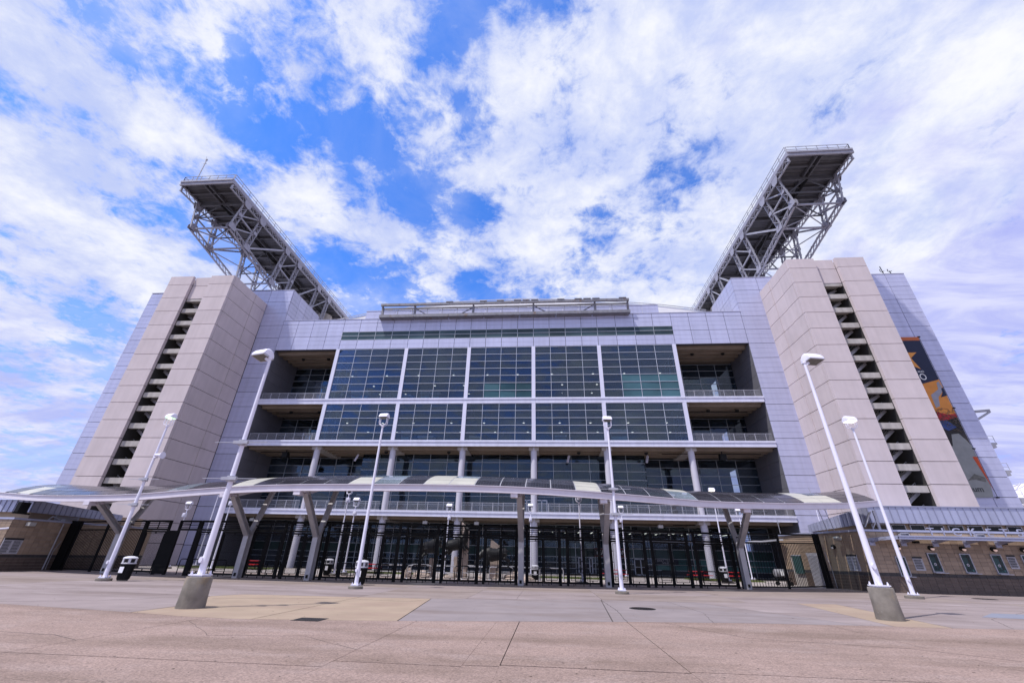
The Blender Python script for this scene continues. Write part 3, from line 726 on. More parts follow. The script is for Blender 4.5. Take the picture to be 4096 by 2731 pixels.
kiosk(-9, 51.6, 14.16, 1.2, .9, '', 'low white cooler counter behind the lower central glass')

# ------------------------------------------------------------------ rooftop steel frame along the parapet
rig = thing('steel_gantry', 'rusty grey steel walkway frame running along the top of the facade', 'steel frame', (XC, 49, 30.9))
RS = lambda p: (p[0]*1.0165, p[1]+.8, 1.5+(p[2]-1.5)*1.0165)
def rbar(n, p, q, w, h): MB().bar(RS(p), RS(q), w, h).build(n, RIG, rig)
for k in range(7):
    a = -23.1+k*34.8/7; b = -23.1+(k+1)*34.8/7
    rbar('lower_beam', (a, 48.6, 31.24), (b-.04, 48.6, 31.22), .45, .42)
    rbar('top_rail', (a, 48.5, 33.1), (b-.03, 48.5, 33.08), .3, .34)
    rbar('grating', (a, 49.2, 31.02), (b-.2, 49.2, 31.0), .8, .08)
for k in range(5):
    a = -23.3+k*35/5; rbar('middle_rail', (a, 49.3, 32.95), (a+7, 49.3, 32.93), .2, .24)
for x in (-22.9, -18.2, -9.8, -1.37, 7.05, 11.5):
    rbar('post', (x, 48.9, 31.4), (x, 48.9, 32.9), .26, .3); rbar('bracket', (x, 48.9, 32.75), (x, 48.5, 33.0), .2, .2); rbar('bracket', (x, 48.8, 31.2), (x, 49.3, 31.3), .2, .2)
for x, s in ((-18.2, 1), (-9.8, -1), (-1.37, 1), (7.05, -1)): rbar('brace', (x, 48.9, 32.7), (x+s*2.1, 48.9, 31.4), .12, .12)
rl = MB()
for z in (32.0, 32.3, 32.6): rl.bar((-23.4, 50.1, z+.5), (11.8, 50.1, z+.5), .03)
for k in range(17): rl.bar((-23.4+k*2.2, 50.1, 31.9), (-23.4+k*2.2, 50.1, 33.6), .06)
rl.build('cable_rail', RIG, rig)
for k in range(26):
    x = -20+k*1.22
    if rg.random() < .6: MB().box(x, x+1.0, 49.1, 49.5, 33.8, 33.93).build('lamp_strip', RIG, rig)

# ------------------------------------------------------------------ stair towers
def stair_tower(side):
    S = -1 if side == 'left' else 1
    if S < 0:
        xi, xo, s0, s1, yf = -41.73, -50.94, -45.05, -47.6, 42.65     # inner corner, outer edge, slot edges
    else:
        xi, xo, s0, s1, yf = 29.85, 38.78, 33.07, 35.46, 42.85
    t = thing('stair_tower', 'pink precast concrete stair tower with an open stair slot, on the %s of the stadium' % side, 'stair tower', ((xi+xo)/2, yf, 0))
    zs = [34.75, 33.36]+[33.36-2.085*k for k in range(1, 16)]+[0]
    rc = .38
    def px_(a, b, y0, y1, z0, z1): pc('precast_panel', min(a, b)+.02, max(a, b)-.02, y0, y1, z0+.028, z1-.028, PRECAST, t)
    for k in range(len(zs)-1):
        z1, z0 = zs[k], zs[k+1]
        px_(xi, s0, yf, yf+.35, z0, z1); px_(s1, xo, yf-.02, yf+.35, z0, z1)
        if k < 2: px_(s0, s1, yf+rc, yf+rc+.25, z0, z1)
        # inner side face, three widths, the middle stepping slightly
        dx = .0
        for j, (a, b, o) in enumerate(((.36, 2.5, 0), (2.5, 4.75, -.05), (4.75, 7.3, 0))):
            zz0, zz1 = (z0, z1)
            x0, x1 = (xi-.3, xi+o) if S < 0 else (xi-o, xi+.3)
            pc('precast_panel', x0, x1, yf+a+(.0 if j == 1 else .014), yf+b-(.0 if j == 0 else .014), zz0+.028, zz1-.028, PRECAST, t)
        # outer side
        if S > 0: pc('precast_panel', xo-.3, xo, yf+.36, 49.9, z0+.016, z1-.016, PRECAST, t)
        else: pc('precast_panel', xo, xo+.3, yf+.36, 49.9, z0+.016, z1-.016, PRECAST, t)
    a, b = min(xi, xo), max(xi, xo)
    pc('roof_slab', a+.1, b-.1, yf+.7, 49.9, 33.9, 34.6, PRECAST, t)
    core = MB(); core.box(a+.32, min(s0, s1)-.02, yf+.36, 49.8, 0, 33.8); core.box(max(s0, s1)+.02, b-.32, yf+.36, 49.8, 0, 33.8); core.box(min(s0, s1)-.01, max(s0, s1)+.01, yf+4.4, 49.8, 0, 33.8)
    core.build('tower_core', mat('shaded_core_concrete', (.03, .028, .028), .9), t)  # near-black colour paints the shade deep inside the stair slot
    L0, L1 = min(s0, s1), max(s0, s1)
    zb = [31.5, 29.75, 27.88, 25.86, 23.83, 21.77, 19.75, 18.05, 16.37, 14.3, 12.25, 10.26, 8.28, 6.3, 4.3, 2.3]
    for k, z in enumerate(zb):
        pc('landing_beam', L0+.01, L1-.01, yf+.42, yf+.72, z-.6, z, BEAMC, t)
        pc('landing_slab', L0+.01, L1-.01, yf+.73, yf+1.5, z-.35, z-.15, BEAMC, t)
        if k+1 < len(zb):
            z2 = zb[k+1]
            lo, hi = (L1-.05, L0+.05) if S < 0 else (L0+.05, L1-.05)
            # flight rising across the slot: stringer plate and balusters
            st = MB(); st.bar((lo, yf+1.6, z2-.15), (hi, yf+1.6, z-.45), .08, .3)
            for q in range(7):
                f = q/7; st.box(min(lo, hi)+f*(L1-L0-.1), min(lo, hi)+(f+.16)*(L1-L0-.1), yf+1.65, yf+2.7, (z2-.3+(z-z2)*(f if hi > lo else 1-f)), (z2-.22+(z-z2)*(f if hi > lo else 1-f)))
            so = st.build('stair_flight', STEELG, t)
            ra = MB()
            for q in range(15):
                f = q/14; x = lo+(hi-lo)*f; zc = z2-.15+(z-.3-z2)*f; ra.bar((x, yf+1.6, zc), (x, yf+1.6, zc+.9), .02)
            ra.bar((lo, yf+1.6, z2+.75), (hi, yf+1.6, z+.45), .05); ra.build('stair_railing', STEELG, so)
            pc('strip_light', (L0+L1)/2-S*.5-.06, (L0+L1)/2-S*.5+.06, yf+2.2, yf+3.2, z-.72, z-.66, STRIPON, t)
    return t
stair_tower('left'); stair_tower('right')

# ------------------------------------------------------------------ roof trusses
def truss(side):
    S = -1 if side == 'left' else 1
    t = thing('roof_truss', 'long grey steel roof truss with a deck on top, cantilevered over the %s stair tower' % side, 'roof truss', (XC+S*43, 60, 34.8))
    XI, XO, BI, BO, ZT = 38.95, 46.8, 39.95, 46.0, 49.5
    X = lambda a: XC+S*a-(.6 if S > 0 else 0)
    zb = lambda y: 43.9-.21*(y-43.1)*1.0
    def laced(name, p, q, w, d, side_n, n=None, mm=TRUSS):
        """two flange plates joined by zigzag lacing; w = spacing of the flanges, side_n = direction in which they are spaced"""
        p = Vector(p); q = Vector(q); sn = Vector(side_n); ax = (q-p).normalized(); sn = (sn-ax*sn.dot(ax)).normalized()
        dp = ax.cross(sn)
        m = MB()
        for k in (-1, 1): m.bar(p+sn*k*w/2, q+sn*k*w/2, .12, d*.6, dp)
        Ln = (q-p).length; n = n or max(2, int(Ln/(w*.95)))
        for f in (-1, 1):
            for k in range(n):
                a = p+ax*Ln*k/n+sn*(w/2 if k % 2 else -w/2)+dp*f*d*.45; b = p+ax*Ln*(k+1)/n+sn*(-w/2 if k % 2 else w/2)+dp*f*d*.45
                m.bar(a, b, .09, .05)
        return m.build(name, mm, t)
    NY = [43.1, 46.8, 54.0, 58.0, 65.3, 69.6, 77.0]
    for A, B in ((XI, BI), (XO, BO)):
        # top chord: deep laced strip under the deck edge
        laced('top_chord', (X(A), 39.6, ZT-.95), (X(A), 54, ZT-.95), .85, .35, (0, 0, 1)); laced('top_chord', (X(A), 54.05, ZT-.95), (X(A), 84, ZT-.95), .85, .35, (0, 0, 1))
        laced('bottom_chord', (X(B), 43.1, zb(43.1)), (X(B), 60, zb(60)), .85, .4, (0, 0, 1))
        nodeT = [(X(A), y, ZT-.95) for y in NY]; nodeB = [(X(B), y, zb(y)) for y in NY]
        mids = []
        for i in range(6):
            a, b = Vector(nodeT[i]), Vector(nodeB[i])
            laced('web_post', a, b, .8, .4, (0, 1, 0)); mids.append((a+b)/2)
            for pnt, nm in ((a, 'gusset_plate'), (b, 'gusset_plate'), ((a+b)/2, 'gusset_plate')):
                if i > 3 and pnt is b: continue
                big = .8 if pnt is not mids[-1] and True else .5
                r_ = .72 if pnt is a else (.68 if pnt is b else .4)
                x0 = pnt.x
                for sgn in (-1, 1):
                    xx = x0+sgn*.24
                    dn = -1 if pnt is a else 1; pl = [(xx, pnt.y-r_*.5, pnt.z+dn*r_*1.15), (xx, pnt.y+r_*.5, pnt.z+dn*r_*1.15), (xx, pnt.y+r_*.95, pnt.z+dn*r_*.4), (xx, pnt.y+r_*.95, pnt.z-dn*r_*.45), (xx, pnt.y-r_*.95, pnt.z-dn*r_*.45), (xx, pnt.y-r_*.95, pnt.z+dn*r_*.4)]
                    if pnt is mids[-1]: pl = [(xx, pnt.y-.45, pnt.z-.5), (xx, pnt.y+.45, pnt.z-.5), (xx, pnt.y+.45, pnt.z+.5), (xx, pnt.y-.45, pnt.z+.5)]
                    MB().prism(pl, (.03, 0, 0)).build('gusset_plate', GUSSET, t)
        def br(nm, p, q, w=.17): MB().bar(p, q, w, w).build(nm, TRUSS, t)
        for i in (0, 2, 4):
            br('web_brace', mids[i], nodeT[i+1]); br('web_brace', mids[i], mids[i+1]); br('web_brace', nodeB[i], mids[i+1])
        for i in (1, 3, 5): br('web_diagonal', nodeB[i], nodeT[i+1], .26)
        br('front_strut', (X(A), 39.7, ZT-.5), (X(A), 39.7, ZT-1.4), .2)
    # cross frames
    for i, y in enumerate(NY):
        mT = Vector((X((XI+XO)/2), y, ZT-.9))
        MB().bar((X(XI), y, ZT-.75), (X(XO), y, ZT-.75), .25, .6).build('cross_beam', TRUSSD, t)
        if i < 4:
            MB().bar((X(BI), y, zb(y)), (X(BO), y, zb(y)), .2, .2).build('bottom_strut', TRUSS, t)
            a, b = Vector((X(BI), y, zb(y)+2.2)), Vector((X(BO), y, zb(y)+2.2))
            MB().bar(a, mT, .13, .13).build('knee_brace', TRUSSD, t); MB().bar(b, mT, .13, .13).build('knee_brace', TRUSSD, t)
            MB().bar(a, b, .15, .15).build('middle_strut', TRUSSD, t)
    for i in range(3):
        y0, y1 = NY[i], NY[i+1]
        MB().bar((X(BI), y0, zb(y0)), (X(BO), y1, zb(y1)), .11, .11).build('bottom_diagonal', TRUSS, t)
        MB().bar((X(BO), y0, zb(y0)), (X(BI), y1, zb(y1)), .11, .11).build('bottom_diagonal', TRUSS, t)
    # deck: corrugated sheet on purlins
    dk = MB(); n = 150; prof = []
    for k in range(n+1): prof.append((39.45+k*.3, ZT-.12+(.05 if k % 2 else -.05)))
    a, b = min(X(XI-.1), X(XO+.1)), max(X(XI-.1), X(XO+.1))
    pts = []
    for x in (a, b):
        for y, z in prof: pts.append((x, y, z))
        for y, z in prof: pts.append((x, y, ZT+.06))
    m_ = n+1; f = []
    for k in range(n):
        f += [(k, k+1, 2*m_+k+1, 2*m_+k), (m_+k, 3*m_+k, 3*m_+k+1, m_+k+1), (k, m_+k, m_+k+1, k+1), (2*m_+k, 2*m_+k+1, 3*m_+k+1, 3*m_+k)]
    f += [(0, 2*m_, 3*m_, m_), (n, m_+n, 3*m_+n, 2*m_+n)]
    dk.poly(pts, f); dk.build('deck_sheet', TRUSSD, t)
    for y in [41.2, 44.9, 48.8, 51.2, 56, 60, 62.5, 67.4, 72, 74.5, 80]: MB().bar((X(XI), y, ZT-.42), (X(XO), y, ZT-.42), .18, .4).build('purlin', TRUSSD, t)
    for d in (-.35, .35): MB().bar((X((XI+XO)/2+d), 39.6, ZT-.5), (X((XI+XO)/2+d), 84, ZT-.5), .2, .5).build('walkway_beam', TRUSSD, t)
    MB().tube([(X((XI+XO)/2+.1), 43, ZT-1.1), (X((XI+XO)/2+.1), 80, ZT-1.1)], .16, 8).build('drive_pipe', BLACKM, t, smooth=True)
    # edge fascia of the deck
    MB().box(a-.1, b+.1, 39.3, 39.5, ZT-.62, ZT+.12).build('front_fascia', GUSSET, t)
    MB().box(a-.02, b+.02, 39.18, 39.3, ZT-.16, ZT+.12).build('front_ledge', GUSSET, t)
    for A in (XI, XO):
        o = .14 if A == XO else -.14
        for y0 in (39.5, 50, 60.5, 71): MB().bar((X(A+o), y0, ZT-.2), (X(A+o), y0+10.46, ZT-.2), .12, .62).build('edge_fascia', GUSSET, t)
    r = MB()
    def rail(p, q, step):
        p = Vector(p); q = Vector(q); n_ = int((q-p).length/step)
        for z in (.5, 1.0): r.bar(p+Vector((0, 0, z)), q+Vector((0, 0, z)), .06)
        for k in range(n_+1): v = p.lerp(q, k/n_); r.bar(v, v+Vector((0, 0, 1.0)), .06)
    rail((X(XI), 39.4, ZT+.1), (X(XO), 39.4, ZT+.1), 1.3); rail((X(XI-.15), 39.4, ZT+.1), (X(XI-.15), 84, ZT+.1), 1.6); rail((X(XO), 39.4, ZT+.1), (X(XO), 84, ZT+.1), 1.6)
    r.build('deck_railing', TRUSS, t)
    sc_ = MB(); sc_.lathe((X(42.8), 76, 31), [(1.5, 0), (1.5, 17.5)], 20); sc_.build('concrete_support', BEAMC, t, smooth=True)
    pb = MB(); pb.lathe((X(41), 60.5, 31), [(1.1, 0), (1.1, 9.3)], 16); pb.build('concrete_support', BEAMC, t, smooth=True)
    return t
truss('left'); truss('right')
mast = MB(); mast.bar((-51.5, 40, 49.7), (-51.7, 40.1, 55.2), .09); mast.bar((-51.65, 40.1, 54), (-52.0, 40.1, 55.9), .03); mast.lathe((-51.7, 40.1, 55.1), [(.12, 0), (.12, .2)], 8); mast.bar((-51.4, 40.1, 54.3), (-51.9, 40.1, 54.3), .05)
tag(mast.build('antenna_mast', TRUSS), 'thin leaning antenna mast on the front of the left roof truss deck', 'antenna')
for k, x in enumerate((47.4, 48.4)):
    m = MB(); m.bar((x, 50.5, 37.3), (x-.1, 50.5, 38.9 if not k else 38.1), .07); m.bar((x-.25, 50.5, 37.9), (x+.2, 50.5, 38.1), .06); m.bar((x-.3, 50.5, 38.0), (x-.3, 50.5, 38.4), .06)
    tag(m.build('roof_antenna', BLACKM), ('taller thin' if not k else 'short forked')+' antenna on the roof edge behind the right stair tower', 'antenna')

# steel brackets and platforms on the far right edge
m = MB(); m.bar((49.5, 50.1, 17.6), (51.2, 50.1, 17.75), .2, .25); m.bar((49.5, 50.1, 16.7), (51.2, 50.1, 17.6), .12, .2); m.build('edge_bracket', TRUSS, stad)
for z in (14.1, 11.1, 8.3):
    m = MB(); m.box(49.52, 50.3, 50.2, 51.2, z-.25, z-.05); m.box(49.52, 50.1, 50.2, 51.2, z-.6, z-.25)
    for zz_ in (z+.3, z+.7): m.bar((49.55, 50.2, zz_), (50.2, 50.2, zz_), .03)
    for x in (49.6, 50.2): m.bar((x, 50.2, z), (x, 50.2, z+.7), .03)
    m.build('edge_platform', TRUSS, stad)

# ------------------------------------------------------------------ banner on the right wall
ban = thing('banner', 'tall hanging rodeo banner, navy, orange and grey, on the right metal wall', 'banner', (43.2, 49.9, 8.2))
def cloth(name, pts, c, dy=0.):
    MB().prism([(x, 49.86-dy, z) for x, z in pts], (0, .012, 0)).build(name, mat('cloth_'+name, c, .8, 0, .12, 1.5), ban)
BX0, BX1 = 39.3, 47.22
cloth('orange_top', [(BX0, 26.83), (BX1, 26.83), (BX1, 27.33), (BX0, 27.31)], (.45, .12, .04))
cloth('navy_field', [(BX0, 20.0), (45.32, 21.05), (BX1, 21.55), (BX1, 26.82), (BX0, 26.82)], (.012, .018, .05))
cloth('orange_field', [(BX0, 17.0), (BX1, 17.2), (BX1, 21.54), (45.32, 21.04), (BX0, 19.99)], (.62, .24, .05))
cloth('dark_field', [(BX0, 11.5), (45.3, 13.6), (45.7, 14.9), (46.5, 15.0), (47.0, 14.2), (BX1, 13.6), (BX1, 17.19), (BX0, 16.99)], (.02, .018, .02))
cloth('grey_field', [(BX0, 8.1), (46.9, 8.2), (BX1, 9.5), (BX1, 13.59), (47.0, 14.19), (46.5, 14.99), (45.7, 14.89), (45.3, 13.59), (BX0, 11.49)], (.24, .25, .25))
cloth('star', [(42.8, 25.14), (43.6, 25.14), (44.0, 26.4), (44.4, 25.14), (46.15, 25.17), (45.2, 24.4), (45.75, 22.9), (44.4, 23.7), (42.9, 22.8), (43.3, 24.2)], (.62, .26, .06), .014)
cloth('red_edge', [(46.75, 12.4), (BX1, 12.4), (BX1, 8.9), (47.15, 9.8)], (.5, .07, .02), .014)
cloth('red_cloth', [(44.8, 17.6), (46.4, 17.2), (BX1, 17.3), (BX1, 16.9), (46.2, 16.6), (44.8, 16.4)], (.35, .02, .03), .014)
cloth('blue_leg', [(44.9, 16.5), (45.9, 16.5), (46.6, 15.7), (45.6, 15.3), (44.9, 15.6)], (.03, .06, .2), .028)
cloth('pale_sleeve', [(45.5, 19.6), (46.0, 19.9), (46.6, 20.3), (46.75, 21.1), (47.05, 21.3), (47.15, 20.6), (46.85, 19.9), (46.2, 19.3), (45.9, 18.2), (45.4, 18.0)], (.28, .28, .33), .014)
cloth('navy_band', [(46.95, 20.4), (BX1, 20.5), (BX1, 19.5), (46.5, 19.3), (46.9, 19.9)], (.012, .018, .05), .02)
tuf = MB(); rg = random.Random(12)
for k in range(70):
    x = rg.uniform(44.9, 47.1); z = rg.uniform(15.4, 18.0); a = rg.uniform(-1.2, 1.2); l_ = rg.uniform(.25, .7)
    tuf.bar((x, 49.82, z), (min(x+l_*math.cos(a), 47.2), 49.82, z+l_*math.sin(a)), .05, .012)
tuf.build('fringe_strands', mat('cloth_fringe', (.20, .16, .13), .9), ban)
MB().prism([(45.2, 49.84, 9.9), (46.1, 49.84, 10.6), (47.0, 49.84, 10.2), (46.9, 49.84, 9.75), (46, 49.84, 10.0)], (0, .01, 0)).build('dust_cloud', mat('cloth_dust', (.13, .13, .12), .9, 0, .5, 3), ban)
text('banner_lettering', 'SHOW AND', .36, .004, WPR, ban, (45.0, 49.83, 22.55), .95)
text('banner_lettering', 'RODEO', 1.15, .004, WPR, ban, (44.25, 49.83, 21.85), .85)
text('banner_lettering', 'stadium', .85, .004, INK, ban, (44.95, 49.83, 9.0), 1.0)
hw = MB()
for z in (27.35, 18.0, 13.3, 8.2): hw.bar((BX1-.05, 49.85, z), (BX1+.25, 49.9, z), .12, .12)
hw.bar((47.3, 49.87, 8.2), (47.3, 49.87, 27.3), .03); hw.build('banner_cable', BLACKM, ban)

# ------------------------------------------------------------------ distant domed arena
dome = thing('domed_arena', 'white panelled dome roof of another arena far off to the right', 'arena', (207, 180, 0))
dm = MB(); dm.lathe((207, 180, 0), [(60, 0), (60, 11), (57, 15), (46, 22.5)], 48); dm.build('arena_wall', mat('arena_wall', (.34, .31, .29), .8), dome)
dr = MB(); dr.lathe((207, 180, 0), [(46.4, 22.6), (44, 24.2), (30, 30), (12, 33), (.5, 33.4)], 48); dr.build('dome_roof', mat('arena_roof', (.6, .58, .66), .6), dome, smooth=True)
rb_ = MB()
for k in range(48):
    pr = [(60.3, 11.2), (57.2, 15.2), (46.3, 22.9), (30.1, 30.2)]; a = 2*math.pi*k/48
    for j in range(3):
        for d in (1, -1): b = a+d*2*math.pi/48; rb_.bar((207+pr[j][0]*math.cos(a), 180+pr[j][0]*math.sin(a), pr[j][1]), (207+pr[j+1][0]*math.cos(b), 180+pr[j+1][0]*math.sin(b), pr[j+1][1]), .28)
rb_.build('dome_rib', mat('arena_rib', (.45, .44, .5), .6), dome)

# ------------------------------------------------------------------ solar canopy
def yf(x): return 29.2+.0055*(x+14)**2           # line of the fence, gently curved in plan
ZB = [(-48, 5.0), (-40, 4.6), (-36, 4.33), (-32.6, 4.23), (-29, 4.22), (-25.8, 4.29), (-21.4, 4.57), (-17, 4.79), (-10.8, 4.9), (-5, 4.96), (-1.7, 4.95), (0, 4.92), (5.8, 4.71), (10.3, 4.56), (14.8, 4.66), (16.8, 4.74), (20.8, 4.98), (23.5, 5.29), (27, 5.7)]
def vault(x, v):
    return Vector((x, yf(x)-.6+v, interp(ZB, x)+.36+1.2*(1-((1.9-v)/4.9)**2)))
can = thing('solar_canopy', 'long wavy white canopy roofed with solar panels over the entrance gates', 'canopy', (XC, 29, 0))
def pv_mat():
    m = mat('solar_cells', (.014, .014, .020), .16, 0, .2, 2, rnd=.25, spec=.4)
    t = m.node_tree; b = t.nodes['Principled BSDF']; src = b.inputs['Base Color'].links[0].from_socket
    g = t.nodes.new('ShaderNodeNewGeometry'); s = t.nodes.new('ShaderNodeSeparateXYZ'); t.links.new(g.outputs['Position'], s.inputs[0])
    def line(sock, per, w):
        a = t.nodes.new('ShaderNodeMath'); a.operation = 'DIVIDE'; t.links.new(sock, a.inputs[0]); a.inputs[1].default_value = per
        f = t.nodes.new('ShaderNodeMath'); f.operation = 'FRACT'; t.links.new(a.outputs[0], f.inputs[0])
        l = t.nodes.new('ShaderNodeMath'); l.operation = 'LESS_THAN'; t.links.new(f.outputs[0], l.inputs[0]); l.inputs[1].default_value = w
        return l.outputs[0]
    k = t.nodes.new('ShaderNodeMath'); k.operation = 'MULTIPLY'; t.links.new(line(s.outputs[0], .17, .2), k.inputs[0]); t.links.new(line(s.outputs[1], .17, .3), k.inputs[1])
    mx = t.nodes.new('ShaderNodeMix'); mx.data_type = 'RGBA'; t.links.new(k.outputs[0], mx.inputs[0]); t.links.new(src, mx.inputs[6]); mx.inputs[7].default_value = (.13, .13, .16, 1)
    t.links.new(mx.outputs[2], b.inputs['Base Color']); return m
PV = pv_mat()
CREAM = mat('cream_translucent_panel', (.43, .42, .37), .3, 0, .10, 1)
CLEAR = glass('clear_blue_canopy_pane', (.75, .85, .92), .7, .02, .55, (.36, .43, .50))
CW = 1.549; X0 = -40.0; NCOL = 41
def ptype(x, r):
    for a, b, ty in ((-39, -37, 'mix'), (-25.2, -23.6, 'c'), (-19.9, -18, 'w'), (-12.2, -10.5, 'mix2'), (-10.5, -9.3, 'cl'), (-7.6, -6.2, 'w'), (-6.2, -4.6, 'mix2'), (1.4, 3., 'w'), (7.6, 9.3, 'mix3'), (17.2, 18.6, 'w'), (18.6, 20.1, 'mix')):
        if a < x < b:
            return {'w': CREAM, 'c': CLEAR, 'cl': CLEAR, 'mix': CREAM if r < 2 else CLEAR, 'mix2': CREAM if r < 2 else CLEAR, 'mix3': CLEAR if r < 2 else CREAM}[ty]
    return PV
VS = [-2.9, -2.1, -1.3, -.5, .3, 1.1, 1.8]
for k in range(NCOL):
    a = X0+k*CW+.03; b = X0+(k+1)*CW-.03
    for r in range(6):
        m = ptype((a+b)/2, r)
        p = [vault(a, VS[r]+.03), vault(b, VS[r]+.03), vault(b, VS[r+1]-.03), vault(a, VS[r+1]-.03)]
        tz = Vector((0, 0, .04))
        MB().prism(p, tz).build('solar_panel' if m is PV else 'roof_panel', m, can)
    if True:
        x = X0+k*CW; rbm = MB()
        for r in range(6): rbm.bar(vault(x, VS[r])-Vector((0, 0, .03)), vault(x, VS[r+1])-Vector((0, 0, .03)), .05, .1)
        rbm.build('roof_rib', STEELG, can)
for v in (-3.0, 1.9):
    for k in range(NCOL):
        a = X0+k*CW-(.25 if k == 0 else 0); b = X0+(k+1)*CW+(.25 if k == NCOL-1 else 0)
        p, q = vault(a, v), vault(b, v)
        p.z -= .19; q.z -= .19
        m = MB()
        def sec(c): return [(c.x, c.y-.13, c.z-.17), (c.x, c.y+.13, c.z-.17), (c.x, c.y+.13, c.z+.17), (c.x, c.y-.13, c.z+.17)]
        m.loft([sec(p), sec(q)])
        ca, cb_ = Vector(p), Vector(q)
        m.loft([[(c.x, c.y-.2, c.z+.175), (c.x, c.y+.2, c.z+.175), (c.x, c.y+.2, c.z+.215), (c.x, c.y-.2, c.z+.215)] for c in (ca, cb_)])
        m.build('edge_beam', CANW, can)
for v in (-1.0, 1.0):
    m = MB()
    for k in range(NCOL): m.bar(vault(X0+k*CW, v)-Vector((0, 0, .14)), vault(X0+(k+1)*CW, v)-Vector((0, 0, .14)), .1, .16)
    m.build('purlin', CANW, can)
def hbeam(m, p, q, w, d, xdir=(1, 0, 0)):
    """I-section: web and two flanges; flanges face along x"""
    p = Vector(p); q = Vector(q); a = (q-p).normalized(); f = Vector(xdir); g_ = a.cross(f).normalized()
    m.bar(p, q, w*.35, d*.9, g_)
    for s in (-1, 1): m.bar(p+g_*s*d/2, q+g_*s*d/2, w, .05, g_)
for x in (-30.0, -19.7, -14.87, -1.66, 3.78, 13.1):
    yb = yf(x)-.6; z = interp(ZB, x)
    m = MB(); hbeam(m, (x, yb, 0), (x, yb, 2.55), .34, .42)
    co = m.build('support_column', STEELC, can)
    m = MB(); hbeam(m, (x, yb-.12, 2.5), (x, yb-2.55, z+.02), .32, .26); m.build('column_arm', STEELC, co)
    e = vault(x, 1.7)
    m = MB(); m.bar((x, yb+.1, 2.5), (x, e.y, e.z-.12), .30, .22, (0, 1, 0)); m.build('column_arm', STEELC, co)
    pc('arm_bracket', x-.5, x-.08, yb-3.1, yb-2.55, z-.22, z+.02, CANW, co)
    MB().bar((x, yb-2.6, z-.08), (x, yb+1.8, z+1.2), .2, .18).build('cross_beam', CANW, co)
    m = MB(); m.bar((x-.28, yb-.5, 3.05), (x+.1, yb-.45, 3.05), .07); m.bar((x+.1, yb+.35, 3.05), (x+.34, yb+.35, 3.05), .07); m.build('small_floodlight', BLACKM, co)
    pc('socket_box', x-.07, x+.07, yb-.27, yb-.235, .12, .3, BLACKM, co)

# ------------------------------------------------------------------ entrance fence and gates
fen = thing('entrance_fence', 'tall black steel fence with mesh double gates across the entrance', 'fence', (XC, 29.3, 0))
F = lambda x, z, o=0.: Vector((x, yf(x)+o, z))
def fpost(x, h=3.35, w=.145, parent=None, zb=0): MB().bar(F(x, zb), F(x, h), w, w, (0, 1, 0)).build('post', BLACK, parent or fen)
def fbar(name, x0, x1, z, h, w=.06, parent=None, z2=None):
    m = MB(); n = max(1, int((x1-x0)/1.5))
    for k in range(n): m.bar(F(x0+(x1-x0)*k/n, z+((z2 or z)-z)*k/n), F(x0+(x1-x0)*(k+1)/n, z+((z2 or z)-z)*(k+1)/n), w, h)
    return m.build(name, BLACK, parent or fen)
def leaf(x0, x1, ajar=0.):
    """one gate leaf: outer frame, lugs, inner frame, wire mesh"""
    def P(u, z, o=0.):
        x = x0+(x1-x0)*u
        if ajar: return Vector((x0+(x1-x0)*u*math.cos(ajar), yf(x0)-(x1-x0)*u*math.sin(ajar)+o, z))
        return F(x, z, o)
    m = MB(); W = x1-x0
    for u in (.02, .98): m.bar(P(u, .12), P(u, 2.66), .095, .095, (0, 1, 0))
    m.bar(P(0, 2.62), P(1, 2.62), .09, .11); m.bar(P(0, .165), P(1, .165), .09, .11)
    i = .12/W
    g_ = m.build('gate_leaf', BLACK, fen)
    m = MB()
    for u in (.02+i, .98-i): m.bar(P(u, .3), P(u, 2.5), .035, .035, (0, 1, 0))
    for z in (.3, 2.5): m.bar(P(.02+i, z), P(.98-i, z), .035, .035)
    for z in (.75, 1.4, 2.05):
        m.bar(P(.02, z), P(.02+i, z), .04); m.bar(P(.98-i, z), P(.98, z), .04)
    m.bar(P(.5, 2.5), P(.5, 2.6), .05, .05, (0, 1, 0)); m.bar(P(.5, .2), P(.5, .3), .05, .05, (0, 1, 0))
    for u in (.3, .96): m.bar(P(u, 0.0), P(u, .15), .035, .035, (0, 1, 0))
    m.build('inner_frame', BLACK, g_)
    m = MB(); u0, u1 = .02+i, .98-i; n = int((u1-u0)*W/.05); nz = 56
    def strip(p, q, w):      # square wire as a flat cross of two faces is too thin from the side, so use three-sided bars
        d = (q-p).normalized(); a = d.cross(Vector((0, 1, 0))).normalized()*w; b = Vector((0, w, 0))
        m.poly([p+a, p-a*.5+b*.8, p-a*.5-b*.8, q+a, q-a*.5+b*.8, q-a*.5-b*.8], [(0, 1, 4, 3), (1, 2, 5, 4), (2, 0, 3, 5)])
    for k in range(1, n): u = u0+(u1-u0)*k/n; strip(P(u, .3), P(u, 2.5), .0042)
    for k in range(1, nz): z = .3+2.2*k/nz; strip(P(u0, z), P(u1, z), .0042)
    m.build('wire_mesh', BLACK, g_, kind='stuff')
def gate_bay(x0, x1, leaves=2, ajar=None):
    fbar('top_rail', x0, x1, 3.3, .13, .1); fbar('lower_rail', x0, x1, 2.77, .12, .1)
    for z in (2.9, 3.03, 3.15): fbar('infill_bar', x0, x1, z, .04, .04)
    xm = (x0+x1)/2; MB().bar(F(xm, 2.8), F(xm, 3.28), .05, .05, (0, 1, 0)).build('mid_bar', BLACK, fen)
    if leaves == 2:
        leaf(x0+.07, xm-.03, ajar or 0); leaf(xm+.03, x1-.07)
    elif leaves == 1: leaf(x0+.07, x1-.07)
